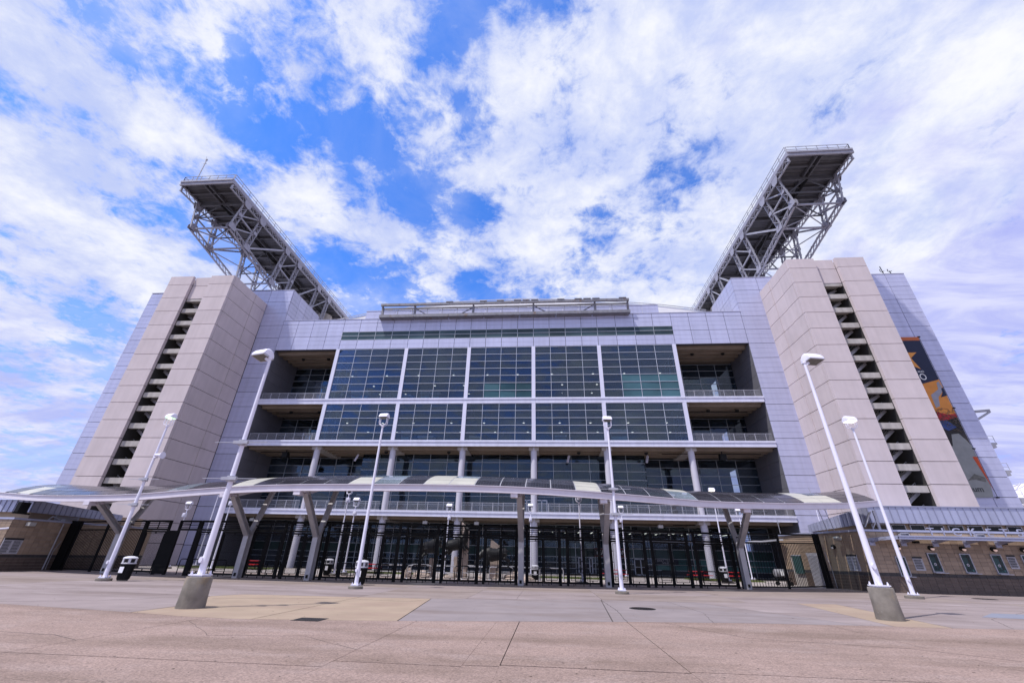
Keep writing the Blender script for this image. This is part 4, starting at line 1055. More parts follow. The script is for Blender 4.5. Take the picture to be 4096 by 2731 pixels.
BAYS = [(-28.6, -26.6, 1, None), (-25.7, -24.1, 0, None), (-23.95, -20.2, 2, .35), (-19.75, -17.5, 2, None), (-17.1, -14.85, 2, None), (-14.45, -12.05, 2, None), (-11.7, -9.65, 2, None), (-9.15, -7.12, 2, None),
        (-6.7, -4.45, 2, None), (-4.04, -1.98, 2, None), (-1.34, .82, 2, None), (1.28, 3.42, 2, None), (4.12, 6.5, 2, None), (6.97, 9.5, 2, None), (10.03, 12.72, 2, None)]
for i, b in enumerate(BAYS):
    gate_bay(*b)
    fpost(b[0]); fpost(b[1])
    if i+1 < len(BAYS) and BAYS[i+1][0]-b[1] < .6:
        for z, h in ((.16, .08), (2.77, .09), (3.3, .1)): fbar('post_link', b[1], BAYS[i+1][0], z, h)
        MB().bar(F((b[1]+BAYS[i+1][0])/2, .2), F((b[1]+BAYS[i+1][0])/2, 2.7), .03, .03, (0, 1, 0)).build('link_bar', BLACK, fen)
pc('folded_gate', -26.45, -25.8, yf(-26)-.08, yf(-26)+.08, .05, 2.7, BLACK, fen)
for z in (.5, 1.2, 1.9): pc('folded_gate_rail', -26.5, -25.75, yf(-26)-.12, yf(-26)-.08, z, z+.08, BLACK, fen)
def picket_gate(name, label, pts, h, npk, posts, top):
    t = thing(name, label, 'gate', (pts[0][0], pts[0][1], 0))
    def PT(u, z):
        tot = u*(len(pts)-1); i = min(int(tot), len(pts)-2); f = tot-i
        return Vector((pts[i][0]+(pts[i+1][0]-pts[i][0])*f, pts[i][1]+(pts[i+1][1]-pts[i][1])*f, z*(h[0]+(h[1]-h[0])*u)))
    def seg(name_, z, w, hh):
        m = MB()
        for k in range(12): m.bar(PT(k/12, z), PT((k+1)/12, z), w, hh)
        m.build(name_, BLACK, t)
    seg('top_rail', .985, .07, .1); seg('lower_rail', .82, .06, .08); seg('bottom_rail', .035, .06, .08)
    for z in (.86, .90, .94): seg('infill_bar', z, .03, .03)
    for k in range(npk+1):
        u = k/npk; MB().bar(PT(u, .04), PT(u, .82), .028, .028, (0, 1, 0)).build('picket', BLACK, t)
    for u in posts: MB().bar(PT(u, 0), PT(u, 1.0), .13, .13, (0, 1, 0)).build('post', BLACK, t)
    return t
pl = picket_gate('picket_gate', 'black picket gate between the left tiled building and the entrance fence', [(x, yf(x)) for x in (-35.2, -33.5, -32, -30.3, -28.75)], (3.28, 3.34), 46, (0, .455, 1), 0)
pc('wide_post', -35.95, -35.25, 31.55, 31.85, 0, 3.3, BLACK, pl)
pr_ = picket_gate('picket_gate', 'black picket gate between the canopy end and the right ticket building', [(13.05, yf(13.05)), (16.2, 34.22), (18.6, 35.75), (20.45, 36.9)], (3.4, 3.62), 44, (0, .39, 1), 0)
m = MB()
for o in (0, .42):
    x, y = 20.55+o*.86, 37.0+o*.5
    m.bar((x, y, 0), (x, y, 3.65), .17, .17, (0, 1, 0))
for z in (.1, 2.95, 3.55): m.bar((20.55, 37.0, z), (20.95, 37.25, z), .1, .14)
for z in (3.1, 3.25, 3.4): m.bar((20.55, 37.0, z), (20.95, 37.25, z), .04, .04)
m.build('double_post', BLACK, pr_)

# ------------------------------------------------------------------ tiled buildings
def tiles(parent, p0, p1, nrm, bands, colw, budget, holes=()):
    """glazed tiles laid in a straight grid on the wall p0 -> p1; every tile a piece, past the budget one joined field"""
    p0 = Vector((p0[0], p0[1], 0)); p1 = Vector((p1[0], p1[1], 0)); d = (p1-p0); Ln = d.length; d.normalize(); nrm = Vector((nrm[0], nrm[1], 0)).normalized()
    ang = math.atan2(d.y, d.x); n = int(round(Ln/colw)); cw = Ln/n; rest = {}; cnt = 0
    order = []
    for (z0, z1, rh, m) in bands:
        nr = max(1, round((z1-z0)/rh)); r = (z1-z0)/nr
        for k in range(nr):
            for i in range(n): order.append((i, z0+k*r, z0+(k+1)*r, m))
    order.sort(key=lambda a: a[0])
    for i, z0, z1, m in order:
        u = (i+.5)*cw
        if any(h[0] < u < h[1] and h[2] < (z0+z1)/2 < h[3] for h in holes): continue
        c = p0+d*u+nrm*.0; c.z = (z0+z1)/2
        if cnt < budget:
            if m.name not in CUBES: CUBES[m.name] = MB().box(-.5, .5, -.5, .5, -.5, .5).mesh('unit_box_'+m.name, m)
            o = bpy.data.objects.new('tile', CUBES[m.name]); col.objects.link(o)
            o.location = c; o.rotation_euler = (0, 0, ang); o.scale = (cw-.016, .05+random.uniform(0, .004), z1-z0-.016); child(o, parent); cnt += 1
        else:
            mb = rest.setdefault(m.name, (MB(), m))[0]
            a = p0+d*(i*cw+.008); b = p0+d*((i+1)*cw-.008); q = nrm*.025
            mb.prism([(a+q).to_tuple()[:2]+(z0+.008,), (b+q).to_tuple()[:2]+(z0+.008,), (b+q).to_tuple()[:2]+(z1-.008,), (a+q).to_tuple()[:2]+(z1-.008,)], -q*1.9)
    for mb, m in rest.values(): mb.build('tile_field', m, parent, kind='stuff')
    return cnt
def notice(x, y, z0, z1, w, ang, label, cols=1):
    """wall notice: grey plate with a black header and rows of fine print"""
    o = MB().box(-w/2, w/2, -.02, .02, z0, z1).build('notice_board', NOTICE)
    o.location = (x, y, 0); o.rotation_euler = (0, 0, ang); tag(o, label, 'notice')
    hh = z1-(z1-z0)*.13
    MB().box(-w/2, w/2, -.026, -.021, hh, z1).build('header', INK, None).parent = o
    m = MB(); rgn = random.Random(int(x*7)); n = 26
    for c in range(cols):
        a0 = -w/2+.04+c*w/cols; b0 = -w/2+(c+1)*w/cols-.05
        for k in range(n):
            z = hh-.06-(hh-z0-.14)*k/n
            if k % 7 == 6: continue
            m.box(a0, b0-rgn.random()*.2*(b0-a0), -.0235, -.021, z-.008, z+.006)
    if cols > 1:
        for k in range(4): m.box(-w/2+.06+k*.06, -w/2+.095+k*.06, -.0235, -.021, z0+.03, z0+.075)
    m.build('print_lines', INK, None).parent = o
    return o

# right ticket building
tb = thing('ticket_building', 'tan and brown tiled ticket office with a metal roof and TICKETS canopy on the right', 'building', (28, 36, 0))
A = (22.1, 33.9); Bc = (20.3, 42.0); FXR = 37.0
w = MB(); w.prism([(A[0]+.03, A[1]+.03, -.05), (FXR, A[1]+.03, -.05), (FXR, 42, -.05), (Bc[0]+.03, Bc[1], -.05)], (0, 0, 3.72)); w.build('wall', GROUT, tb)
fb = [(0, .95, .21, TILEB), (.95, 1.15, .2, TILED), (1.15, 3.66, .25, TILET)]
WIN = [(23.7, .96, 2.15), (25.84, 1.24, 2.4), (27.88, 1.24, 2.4), (29.82, 1.24, 2.4), (31.7, 1.24, 2.4)]
holes = [(x-22.1-.05, x-22.1+.72, z0, z1) for x, z0, z1 in WIN]
nt1 = tiles(tb, (A[0], A[1]), (34.6, 33.9), (0, -1), fb, .465, 300, [(h[0]+.23, h[1]-.23, h[2], h[3]) for h in holes])
dsid = Vector((Bc[0]-A[0], Bc[1]-A[1], 0)); nsid = (dsid.y*-1, dsid.x)
tiles(tb, A, Bc, nsid, fb, .42, 0, [(6.2, 7.3, 0, 2.2), (4.9, 5.6, .9, 2.1)])
cp_ = MB(); cp_.box(A[0]-.06, FXR, A[1]-.06, A[1]+.25, 3.69, 3.82); cp_.build('coping', SEAM, tb)
cp_ = MB(); cp_.bar((A[0], A[1]+.1, 3.75), (Bc[0], Bc[1], 3.75), .26, .13); cp_.build('coping', SEAM, tb)
# sales windows
TW = glass('ticket_window_pane', (.10, .2, .19), .45, .02, .1, (.04, .082, .08))
for i, (x, z0, z1) in enumerate(WIN):
    wd = .66; f_ = MB()
    for a, b in ((x, x+.055), (x+wd-.055, x+wd)): f_.box(a, b, 33.8, 33.88, z0, z1)
    f_.box(x+.055, x+wd-.055, 33.8, 33.88, z1-.055, z1); f_.box(x+.055, x+wd-.055, 33.8, 33.88, z0, z0+.055)
    fo = f_.build('window_frame', STEELG, tb)
    pc('window_pane', x+.056, x+wd-.056, 33.845, 33.87, z0+.056, z1-.056, TW, fo)
    pc('sliding_edge', x+wd*.66, x+wd*.66+.09, 33.836, 33.844, z0+.06, z1-.06, INK, fo)
    pc('counter_shelf', x-.02, x+wd+.12, 33.62, 33.85, z0-.05, z0-.005, STEELG, fo)
    m = MB(); m.loft([[(x+.3+.085*math.cos(t_*math.pi/8), yy, z0+.48+.085*math.sin(t_*math.pi/8)) for t_ in range(16)] for yy in (33.842, 33.82)])
    m.build('speech_disc', NOTICE, fo)
    MB().loft([[(x+.3+.03*math.cos(t_*math.pi/8), yy, z0+.48+.03*math.sin(t_*math.pi/8)) for t_ in range(16)] for yy in (33.819, 33.81)]).build('disc_hole', INK, fo)
    text('window_lettering', 'CLOSED', .13, .002, INK, fo, (x+.27, 33.838, z1-.2), .85)
    text('window_lettering', 'nrg\nstadium', .12, .002, INK, fo, (x+.24, 33.838, z0+.26), .8)
    pc('card_sticker', x+.45, x+.56, 33.834, 33.842, z0+.1, z0+.22, TEALB, fo)
for x in (24.11, 26.26, 28.27, 30.22, 32.08):
    m = MB(); m.loft([[(x+.19*math.cos(t_*math.pi/10), yy, 2.7+.15*math.sin(t_*math.pi/10)) for t_ in range(20)] for yy in (33.87, 33.76)])
    lo = m.build('wall_light', BLACKM, tb)
    m = MB(); m.loft([[(x+.04+.13*math.cos(t_*math.pi/10)*s_, yy, 2.66+.1*min(math.sin(t_*math.pi/10), .35)*s_) for t_ in range(20)] for yy, s_ in ((33.759, 1), (33.70, .6))])
    m.build('light_lens', mat('pinkish_lens', (.5, .38, .36), .3, emit=((1, .7, .62), .35)), lo)
notice(25.12, 33.86, 1.32, 2.15, .62, 0, 'grey printed notice between the first and second ticket windows')
notice(31.08, 33.86, 1.55, 2.37, .54, 0, 'grey printed notice between the fourth and fifth ticket windows')
ds = dsid.normalized()
pn = Vector((A[0], A[1], 0))+ds*1.35+Vector((nsid[0], nsid[1], 0)).normalized()*.05
notice(pn.x, pn.y, 1.2, 2.24, .86, math.atan2(-ds.y, -ds.x), 'large two-column notice with black header on the side of the ticket building', 2)
# steel canopy over the windows with TICKETS letters
cn = MB()
cn.box(23.2, FXR, 32.2, 32.28, 3.14, 3.37); cn.box(23.2, FXR, 32.12, 32.2, 3.30, 3.37); cn.box(23.2, FXR, 32.12, 32.2, 3.14, 3.19)
co = cn.build('window_canopy', SEAM, tb)
cn = MB(); cn.prism([(22.35, 33.88, 3.06), (22.35, 33.88, 3.24), (23.2, 32.2, 3.37), (23.2, 32.2, 3.14)], (.07, 0, 0)); cn.build('canopy_end', SEAM, co)
cn = MB(); cn.prism([(22.42, 33.8, 3.2), (23.22, 32.3, 3.3), (FXR, 32.3, 3.3), (FXR, 33.8, 3.2)], (0, 0, .03)); cn.build('canopy_sheet', STEELG, co)
for x in (22.55, 24.6, 26.65, 28.65, 30.65, 32.65, 34.6):
    b_ = MB(); b_.prism([(x, 33.86, 2.95), (x, 33.86, 3.2), (x, 32.3, 3.28), (x, 32.3, 3.2)], (.05, 0, 0)); b_.box(x-.16, x+.21, 33.84, 33.872, 2.8, 3.18)
    for a_ in (-.1, .15): b_.box(x+a_-.02, x+a_+.02, 33.82, 33.839, 2.86, 2.9)
    b_.build('canopy_bracket', SEAM, co)
for x in (25.35, 30.9): 
    b_ = MB(); b_.box(x-.13, x+.13, 33.55, 33.87, 2.98, 3.12); b_.build('security_camera', BLACKM, tb)
for ch, x in zip('TICKETS', (25.38, 26.14, 26.95, 27.92, 28.95, 29.86, 30.80)):
    text('sign_letter', ch, .66, .025, SEAM, co, (x, 32.16, 3.61), 1.2 if ch != 'I' else 1.0)
for x in (24.75, 29.6):
    b_ = MB()
    for z in (3.40, 3.58): b_.box(x-.3, x+.3, 33.6, 33.8, z, z+.04)
    for s_ in (-.3, .27): b_.box(x+s_, x+s_+.03, 33.6, 33.8, 3.4, 3.62)
    b_.box(x-.27, x+.27, 33.78, 33.8, 3.44, 3.58); b_.build('vent_box', STEELG, tb)
MB().bar((22.15, 33.7, 0), (22.15, 33.78, 3.1), .16, .12, (0, 1, 0)).build('corner_post', STEELG, tb)
# upper volume: clerestory and standing seam fascia, roof falling to the back
cw_ = MB(); cw_.prism([(24.35, 36.0, 3.6), (FXR, 36.0, 3.6), (FXR, 44, 3.6), (24.35, 44, 3.6)], (0, 0, .85)); cw_.build('clerestory_wall', TILET, tb)
pc('clerestory_mullion', 24.4, 25.6, 35.93, 35.99, 3.9, 4.35, TILET, tb)
for k in range(10):
    x = 24.35+k*1.33
    f_ = MB(); f_.box(x, x+1.02, 35.9, 35.98, 3.9, 3.95); f_.box(x, x+1.02, 35.9, 35.98, 4.28, 4.33); f_.box(x, x+.05, 35.9, 35.98, 3.95, 4.28); f_.box(x+.97, x+1.02, 35.9, 35.98, 3.95, 4.28)
    fo = f_.build('clerestory_window', STEELG, tb); pc('window_pane', x+.051, x+.969, 35.93, 35.95, 3.951, 4.279, glass('dark_clerestory', (.2, .22, .2), .4, .03, .2, (.03, .035, .033)), fo)
for k in range(24):
    x = 24.1+k*.52
    pc('roof_panel', x+.005, x+.515, 35.46, 35.5, 4.37, 5.5, SEAM, tb); pc('seam_rib', x-.015, x+.015, 35.41, 35.455, 4.36, 5.53, SEAMD, tb)
fs0, fs1 = Vector((24.1, 35.5, 0)), Vector((24.1, 43.9, 0))
for k in range(16):
    f0, f1 = k/16, (k+1)/16
    a, b = fs0.lerp(fs1, f0), fs0.lerp(fs1, f1)
    zt0, zt1, zl0, zl1 = 5.5-.76*f0, 5.5-.76*f1, 4.37-.19*f0, 4.37-.19*f1
    MB().prism([(a.x, a.y+.005, zl0), (b.x, b.y-.005, zl1), (b.x, b.y-.005, zt1), (a.x, a.y+.005, zt0)], (.04, 0, 0)).build('roof_panel', SEAM, tb)
    MB().bar((a.x-.02, a.y, zl0), (a.x-.02, a.y, zt0+.02), .03, .05, (0, 1, 0)).build('seam_rib', SEAMD, tb)
MB().prism([(24.15, 35.5, 5.5), (FXR, 35.5, 5.5), (FXR, 43.9, 4.74), (24.15, 43.9, 4.74)], (0, 0, .04)).build('roof_sheet', SEAM, tb)
MB().prism([(24.1, 35.4, 5.5), (FXR, 35.4, 5.5), (FXR, 35.4, 5.58), (24.1, 35.4, 5.58)], (0, .14, 0)).build('roof_edge', SEAMD, tb)
# side door, window and fittings seen through the gate
def onside(u, o=.03):
    p = Vector((A[0], A[1], 0))+ds*u+Vector((nsid[0], nsid[1], 0)).normalized()*o; return p
def sidebox(name, u0, u1, z0, z1, m, o=.06, parent=tb):
    p, q = onside(u0, o), onside(u1, o)
    return MB().prism([(p.x, p.y, z0), (q.x, q.y, z0), (q.x, q.y, z1), (p.x, p.y, z1)], (Vector((nsid[0], nsid[1], 0)).normalized()*.04).to_tuple()).build(name, m, parent)
dr_ = sidebox('side_door', 4.4, 5.4, 0, 2.15, STEELG); sidebox('door_lintel', 4.3, 5.5, 2.15, 2.35, NOTICE)
wn_ = sidebox('side_window', 6.2, 7.1, .85, 2.15, TW); sidebox('window_frame', 6.1, 7.2, 2.15, 2.22, STEELG, .06, tb)
def walllight(p, sc__=1.):
    pass
p = onside(2.6, .1)
m = MB(); m.lathe((p.x, p.y, 2.75), [(.02, -.16), (.13, -.1), (.17, .0), (.13, .1), (.02, .16)], 12); lo = m.build('wall_light', BLACKM, tb)
MB().lathe((p.x-.1, p.y, 2.68), [(.02, -.08), (.1, -.04), (.1, .03), (.02, .05)], 10).build('light_lens', NOTICE, lo)
p = onside(1.75, .25); m = MB(); m.bar((p.x, p.y, 3.2), (p.x-.25, p.y-.1, 3.35), .42, .12); m.bar((p.x+.2, p.y, 3.35), (p.x, p.y, 3.3), .06)
tag(m.build('floodlight', mat('grey_flood_housing', (.38, .38, .38), .5)), 'flat grey floodlight high on the side of the ticket building', 'floodlight')
m = MB(); m.tube([(onside(3.4, .06).x, onside(3.4, .06).y, 0.02), (onside(3.4, .06).x, onside(3.4, .06).y, 1.3), (onside(3.6, .06).x, onside(3.6, .06).y, 2.4)], .02, 6); m.build('conduit', STEELG, tb)
m = MB(); m.box(23.6, 23.75, 34.2, 34.3, 3.8, 5.1); m.bar((23.2, 34.2, 3.9), (23.65, 34.2, 4.5), .05); m.bar((22.9, 34.6, 4.0), (23.5, 34.4, 5.0), .5, .06)
tag(m.build('roof_panel_antenna', STEELG), 'tilted grey panel on a bracket on the ticket building roof', 'antenna')
for k, (x, y, z, dz) in enumerate(((20.4, 41.6, 3.8, 1.3), (22.3, 38.0, 3.8, 3.4), (22.6, 37.6, 3.8, 3.0))):
    m = MB(); m.bar((x, y, z), (x-.5*(k > 0), y, z+dz), .035); m.bar((x-.1, y, z+dz*.7), (x+.15, y, z+dz*.72), .02)
    tag(m.build('whip_antenna', STEELG), ('short aerial at the far end', 'long leaning aerial', 'second long leaning aerial')[k]+' of the ticket building roof', 'antenna')

# left tiled building
lb = thing('gate_building', 'brown tiled building with a grey metal roof at the left edge', 'building', (-38, 32, 0))
w = MB(); w.box(-46, -36.03, 27.8, 39, -.05, 3.1); w.build('wall', GROUT, lb)
lbands = [(0, .8, .2, TILEB), (.8, .99, .19, TILED), (.99, 3.1, .235, TILET)]
tiles(lb, (-36.0, 27.8), (-36.0, 38.9), (1, 0), lbands, .37, 300)
tiles(lb, (-41, 27.77), (-36.0, 27.77), (0, -1), lbands, .37, 0)
pc('coping', -46, -35.9, 27.7, 28.0, 3.1, 3.22, SEAM, lb); pc('coping', -36.2, -35.9, 28.0, 38.9, 3.1, 3.22, SEAM, lb)
pc('clerestory_wall', -46, -37.3, 29.6, 38.9, 3.1, 3.95, TILET, lb)
for k in range(18):
    f0, f1 = k/18, (k+1)/18; y0, y1 = 29.3+7.2*f0, 29.3+7.2*f1
    zt0, zt1, zl0, zl1 = 4.45-.42*f0, 4.45-.42*f1, 3.67-.08*f0, 3.67-.08*f1
    MB().prism([(-37, y0+.005, zl0), (-37, y1-.005, zl1), (-37, y1-.005, zt1), (-37, y0+.005, zt0)], (-.04, 0, 0)).build('roof_panel', SEAM, lb)
    MB().bar((-36.98, y0, zl0), (-36.98, y0, zt0+.02), .03, .05, (0, 1, 0)).build('seam_rib', SEAMD, lb)
for k in range(14):
    x = -37-k*.45
    pc('roof_panel', x-.445, x-.005, 29.26, 29.3, 3.67, 4.45, SEAM, lb); pc('seam_rib', x-.015, x+.015, 29.21, 29.255, 3.66, 4.47, SEAMD, lb)
MB().prism([(-37, 29.3, 4.45), (-46, 29.3, 4.45), (-46, 36.5, 4.03), (-37, 36.5, 4.03)], (0, 0, .04)).build('roof_sheet', SEAM, lb)
notice(-35.93, 28.35, 1.02, 1.98, 1.15, R(90), 'large grey two-column notice with black header on the left tiled building', 2)
m = MB(); m.box(-35.9, -35.6, 28.55, 28.95, 2.75, 2.98); tag(m.build('floodlight', mat('grey_flood_housing', (.38, .38, .38), .5)), 'flat grey floodlight under the coping of the left building', 'floodlight')
m = MB(); m.tube([(-35.9, 31.0, 0.05), (-35.9, 31.0, 3.05)], .04, 8); m.tube([(-35.9, 31.2, 0.05), (-35.9, 31.15, 1.2), (-35.9, 31.4, 1.9)], .018, 6); m.build('drain_pipe', STEELG, lb)
m = MB(); m.box(-36.9, -36.6, 28.2, 28.8, 3.5, 4.25); m.bar((-36.7, 28.0, 3.55), (-36.6, 29.0, 3.52), .1); m.box(-36.6, -36.57, 28.26, 28.74, 3.6, 4.15)
tag(m.build('roof_floodlight', BLACKM), 'big dark floodlight panel standing on the left building roof edge', 'floodlight')
m = MB()
for k in range(7): m.box(-37.25, -37.2, 31.4, 33.0, 3.3+k*.045, 3.32+k*.045)
m.box(-37.25, -37.22, 31.3, 31.4, 3.25, 3.65); m.box(-37.25, -37.22, 33.0, 33.1, 3.25, 3.65); m.build('louvre_vent', STEELG, lb)
m = MB(); m.tube([(-36.6, 30.4, 3.25), (-36.6, 30.6, 3.5), (-36.6, 31.2, 3.3)], .05); m.box(-36.7, -36.5, 31.2, 31.5, 3.22, 3.4); m.build('roof_conduit', NOTICE, lb)
m = MB(); m.tube([(-36.0, 27.75, 2.55), (-36.25, 27.3, 2.45)], .06, 8); m.lathe((-36.3, 27.25, 2.3), [(.03, 0), (.11, .05), (.11, .18), (.04, .22)], 12)
tag(m.build('security_camera', POLE), 'white dome security camera at the corner of the left building', 'camera')

# ------------------------------------------------------------------ lamp posts
def dome_head(w, d, h, tilt=0.):
    """shoebox-dome luminaire: rounded hood, flat open underside"""
    rings = []
    for f, s in ((-1, .72), (-.97, .86), (-.88, .96), (-.6, 1), (0, 1), (.6, 1), (.88, .96), (.97, .86), (1, .72)):
        rg_ = []
        for k in range(13):
            a = math.pi*k/12; rg_.append((f*w/2, -math.cos(a)*d/2*(.75+.25*s), math.sin(a)*h*s))
        rings.append(rg_)
    return MB().loft(rings)
def lamp(x, y, h, label, group, style='yoke', lit=False, plinth=.12, pr=.11, head=.62, dirx=1, rot=0., arms=(), plw=.35, name='lamp_post', disk=None, hang=None):
    t = thing(name, label, 'lamp post', (x, y, 0), group)
    zb = plinth
    if plinth > .5:
        m = MB(); m.lathe((x, y, 0), [(.375, 0), (.375, plinth*.1), (.36, plinth*.35), (.35, plinth-.03), (.33, plinth)], 28); m.build('concrete_pedestal', PEDEST, t, smooth=True)
    elif plinth > 0:
        m = MB(); m.lathe((x, y, 0), [(plw, 0), (plw, plinth-.02), (plw-.02, plinth)], 20); m.build('concrete_plinth', PEDEST, t, smooth=True)
    s_ = .22 if plinth > .5 else .19
    m = MB(); m.box(x-s_, x+s_, y-s_, y+s_, zb+.03, zb+.065); m.box(x-s_+.03, x+s_-.03, y-s_+.03, y+s_-.03, zb, zb+.03)
    bp = m.build('base_plate', POLE, t)
    m = MB()
    for a in (-1, 1):
        for b in (-1, 1): m.lathe((x+a*(s_-.05), y+b*(s_-.05), zb+.065), [(.03, 0), (.03, .05), (.018, .05), (.018, .09)], 8)
    m.build('anchor_bolt', POLE, bp)
    m = MB(); m.tube([(x, y, zb+.06), (x, y, h)], pr*.86, 16, pr*.42); pole = m.build('pole', POLE, t, smooth=True)
    if disk:
        m = MB(); m.loft([[(x+.055*math.cos(k*math.pi/10)+disk[1]*.55, y-pr*.9+dy, disk[0]+.085*math.sin(k*math.pi/10)) for k in range(20)] for dy in (-.05, .02)]); m.build('access_cover', POLE, pole)
    for z in arms:
        m = MB(); m.lathe((x, y, z-.09), [(pr+.03, 0), (pr+.03, .05)], 12); m.lathe((x, y, z+.05), [(pr+.03, 0), (pr+.03, .04)], 12)
        m.bar((x-.95, y-.1, z), (x+.95, y-.1, z), .022); m.box(x-.26, x+.26, y-.16, y-.06, z-.05, z+.05); m.build('banner_arm', STEELG, pole)
    LM = GREENON if lit == 'g' else (LAMPON if lit else LENS)
    if style == 'yoke':
        hw_ = head
        m = MB(); 
        for s in (-1, 1):
            for dy in (-.09, .09): m.tube([(x+s*hw_*.12, y+dy, h), (x+s*hw_*.40, y+dy, h+.02), (x+s*hw_*.5, y+dy, h+.12), (x+s*hw_*.5, y+dy, h+.45)], .022, 6)
        m.lathe((x, y, h-.1), [(pr*.75, 0), (pr*.75, .1)], 10); yk = m.build('yoke', POLE, t)
        hd = dome_head(hw_*1.25, hw_*.95, hw_*.62).build('lamp_hood', POLE, None, smooth=True); hd.location = (x, y, h+.45); hd.rotation_euler = (R(-6), R(0), rot); child(hd, t)
        lm = MB().box(-hw_*.54, hw_*.54, -hw_*.38, hw_*.38, -.035, .02).build('lamp_lens', LM, None); lm.location = (x, y, h+.45); lm.rotation_euler = hd.rotation_euler; bpy.context.view_layer.update; child(lm, hd)
        if lit:
            g_ = MB().lathe((0, 0, -.06), [(.11, 0), (.11, .024)], 12).build('glow_spot', LAMPON, None); g_.location = (x, y, h+.45); g_.rotation_euler = hd.rotation_euler; child(g_, hd)
    else:
        hw_ = head
        m = MB(); m.bar((x, y, h-.12), (x+dirx*.16, y-.02, h-.02), .1, .1); m.lathe((x, y, h-.05), [(pr*.64, 0), (pr*.64, .1)], 12); m.build('bracket', POLE, t)
        hd = dome_head(hw_, hw_*.80, hw_*.50).build('lamp_hood', POLE, None, smooth=True); hd.location = (x+dirx*(hw_*.5+.02), y, h+.05); hd.rotation_euler = (R(-8), R(0), rot); child(hd, t)
        lm = MB().box(-hw_*.44, hw_*.44, -hw_*.33, hw_*.33, -.03, .02).build('lamp_lens', LM, None); lm.location = hd.location; lm.rotation_euler = hd.rotation_euler; child(lm, hd)
        fr_ = MB()
        for a in (-1, 1): fr_.box(a*hw_*.47-.02, a*hw_*.47+.02, -hw_*.37, hw_*.37, -.035, .03); fr_.box(-hw_*.47, hw_*.47, a*hw_*.36-.02, a*hw_*.36+.02, -.034, .03)
        fo = fr_.build('lens_frame', STEELG, None); fo.location = hd.location; fo.rotation_euler = hd.rotation_euler; child(fo, hd)
    for (dz, dx, kind_) in (hang or []):
        m = MB()
        if kind_ == 'horn':
            m.loft([[(x+dx+.12+u, y-.1+r_*math.cos(k*math.pi/8), dz+.08+r_*math.sin(k*math.pi/8)) for k in range(16)] for u, r_ in ((-.12, .09), (.12, .1), (.22, .14), (.34, .2))])
            m.bar((x, y, dz-.05), (x+dx+.1, y-.05, dz-.03), .12, .06); m.build('horn_loudspeaker', POLE, t, smooth=True)
        else:
            m.box(x+dx-.13, x+dx+.13, y-.3, y-.04, dz-.17, dz+.17); m.loft([[(x+dx+.1*math.cos(k*math.pi/8), yy, dz+.03+.1*math.sin(k*math.pi/8)) for k in range(16)] for yy in (y-.34, y-.31)]); m.build('box_floodlight', POLE, t)
    return t
FG = 'tall white lamp posts on the plaza in front of the fence'
lamp(-22.9, 23.0, 8.2, 'white lamp post beside the left trash bin, with a horn loudspeaker on its pole', FG, lit='g', arms=(5.03, 3.68), hang=[(6.3, .12, 'horn')], plinth=.12, pr=.12, head=.45, rot=R(-14), disk=(.85, -.12))
lamp(-10.5, 13.65, 8.1, 'tallest left white lamp post, standing on a round concrete pedestal', FG, style='side', plinth=.8, pr=.115, head=.64, dirx=-1, arms=(4.84, 3.64), rot=R(-14), disk=(1.25, -.1))
lamp(-9.4, 22.9, 8.16, 'white lamp post in front of the central trash bin', FG, plinth=.12, pr=.115, head=.42, rot=R(-6), disk=(.8, -.1))
lamp(3.75, 24.86, 8.56, 'white lamp post right of the centre, with a clamp bar below the canopy edge', FG, plinth=.12, pr=.12, head=.43, arms=(3.73, 5.04), rot=R(4), disk=(.9, -.1))
lamp(10.9, 16.7, 9.03, 'tallest right white lamp post, standing on a round rust-stained pedestal', FG, style='side', plinth=.9, pr=.125, head=.68, dirx=1, rot=R(12), disk=(1.5, -.1), lit=False)
lamp(19.85, 27.95, 9.4, 'white lamp post on a low plinth in front of the ticket windows', FG, lit=True, plinth=.15, pr=.13, head=.56, plw=.42, rot=R(12), disk=(.88, -.1))
BG_ = 'white lamp posts on the concourse behind the fence'
for x, y, h, lb_, hg, gl in ((-16.25, 35.0, 5.9, 'white lamp post beside the black bin behind the fence', [(5.4, .1, 'box')], 0),
        (-16.6, 37.5, 5.2, 'white lamp post just right of and behind the one beside the bin', [(4.6, .1, 'box')], 0),
        (-8.9, 40.2, 5.1, 'white lamp post behind the fence left of the bull statues', [(4.6, .1, 'box')], 0),
        (-1.54, 43.0, 5.5, 'white lamp post behind the fence right of the bull statues', [(4.8, 0, 'box')], 0),
        (2.4, 33.2, 5.3, 'white lamp post standing just behind the gates near the TEAM SHOP sign', [(5.6, 0, 'box')], 0),
        (7.6, 46.4, 5.8, 'white lamp post in front of the glass doors behind the fence', [(5.1, -.1, 'box')], 0),
        (15.4, 42.0, 7.0, 'white lamp post beside the bin near the right picket gate', [], 1),
        (19.7, 47.6, 5.8, 'white lamp post far back behind the right picket gate', [(4.7, 0, 'box')], 0),
        (-28.3, 37.7, 5.7, 'white lamp post behind the gates left of the second canopy column', [(5.3, .1, 'box')], 0),
        (-35.5, 45, 7.4, 'white lamp post whose head shows above the left canopy end', [], 0),
        (-33.8, 39.5, 4.9, 'white lamp post in front of the left stair tower wall', [(4.4, .05, 'box')], 0),
        (26.5, 46, 6.6, 'white lamp post whose head shows above the right canopy end', [], 0)):
    lamp(x, y, h, lb_, BG_, plinth=.15, pr=.085, head=.42, plw=.38, hang=hg, lit=bool(gl))

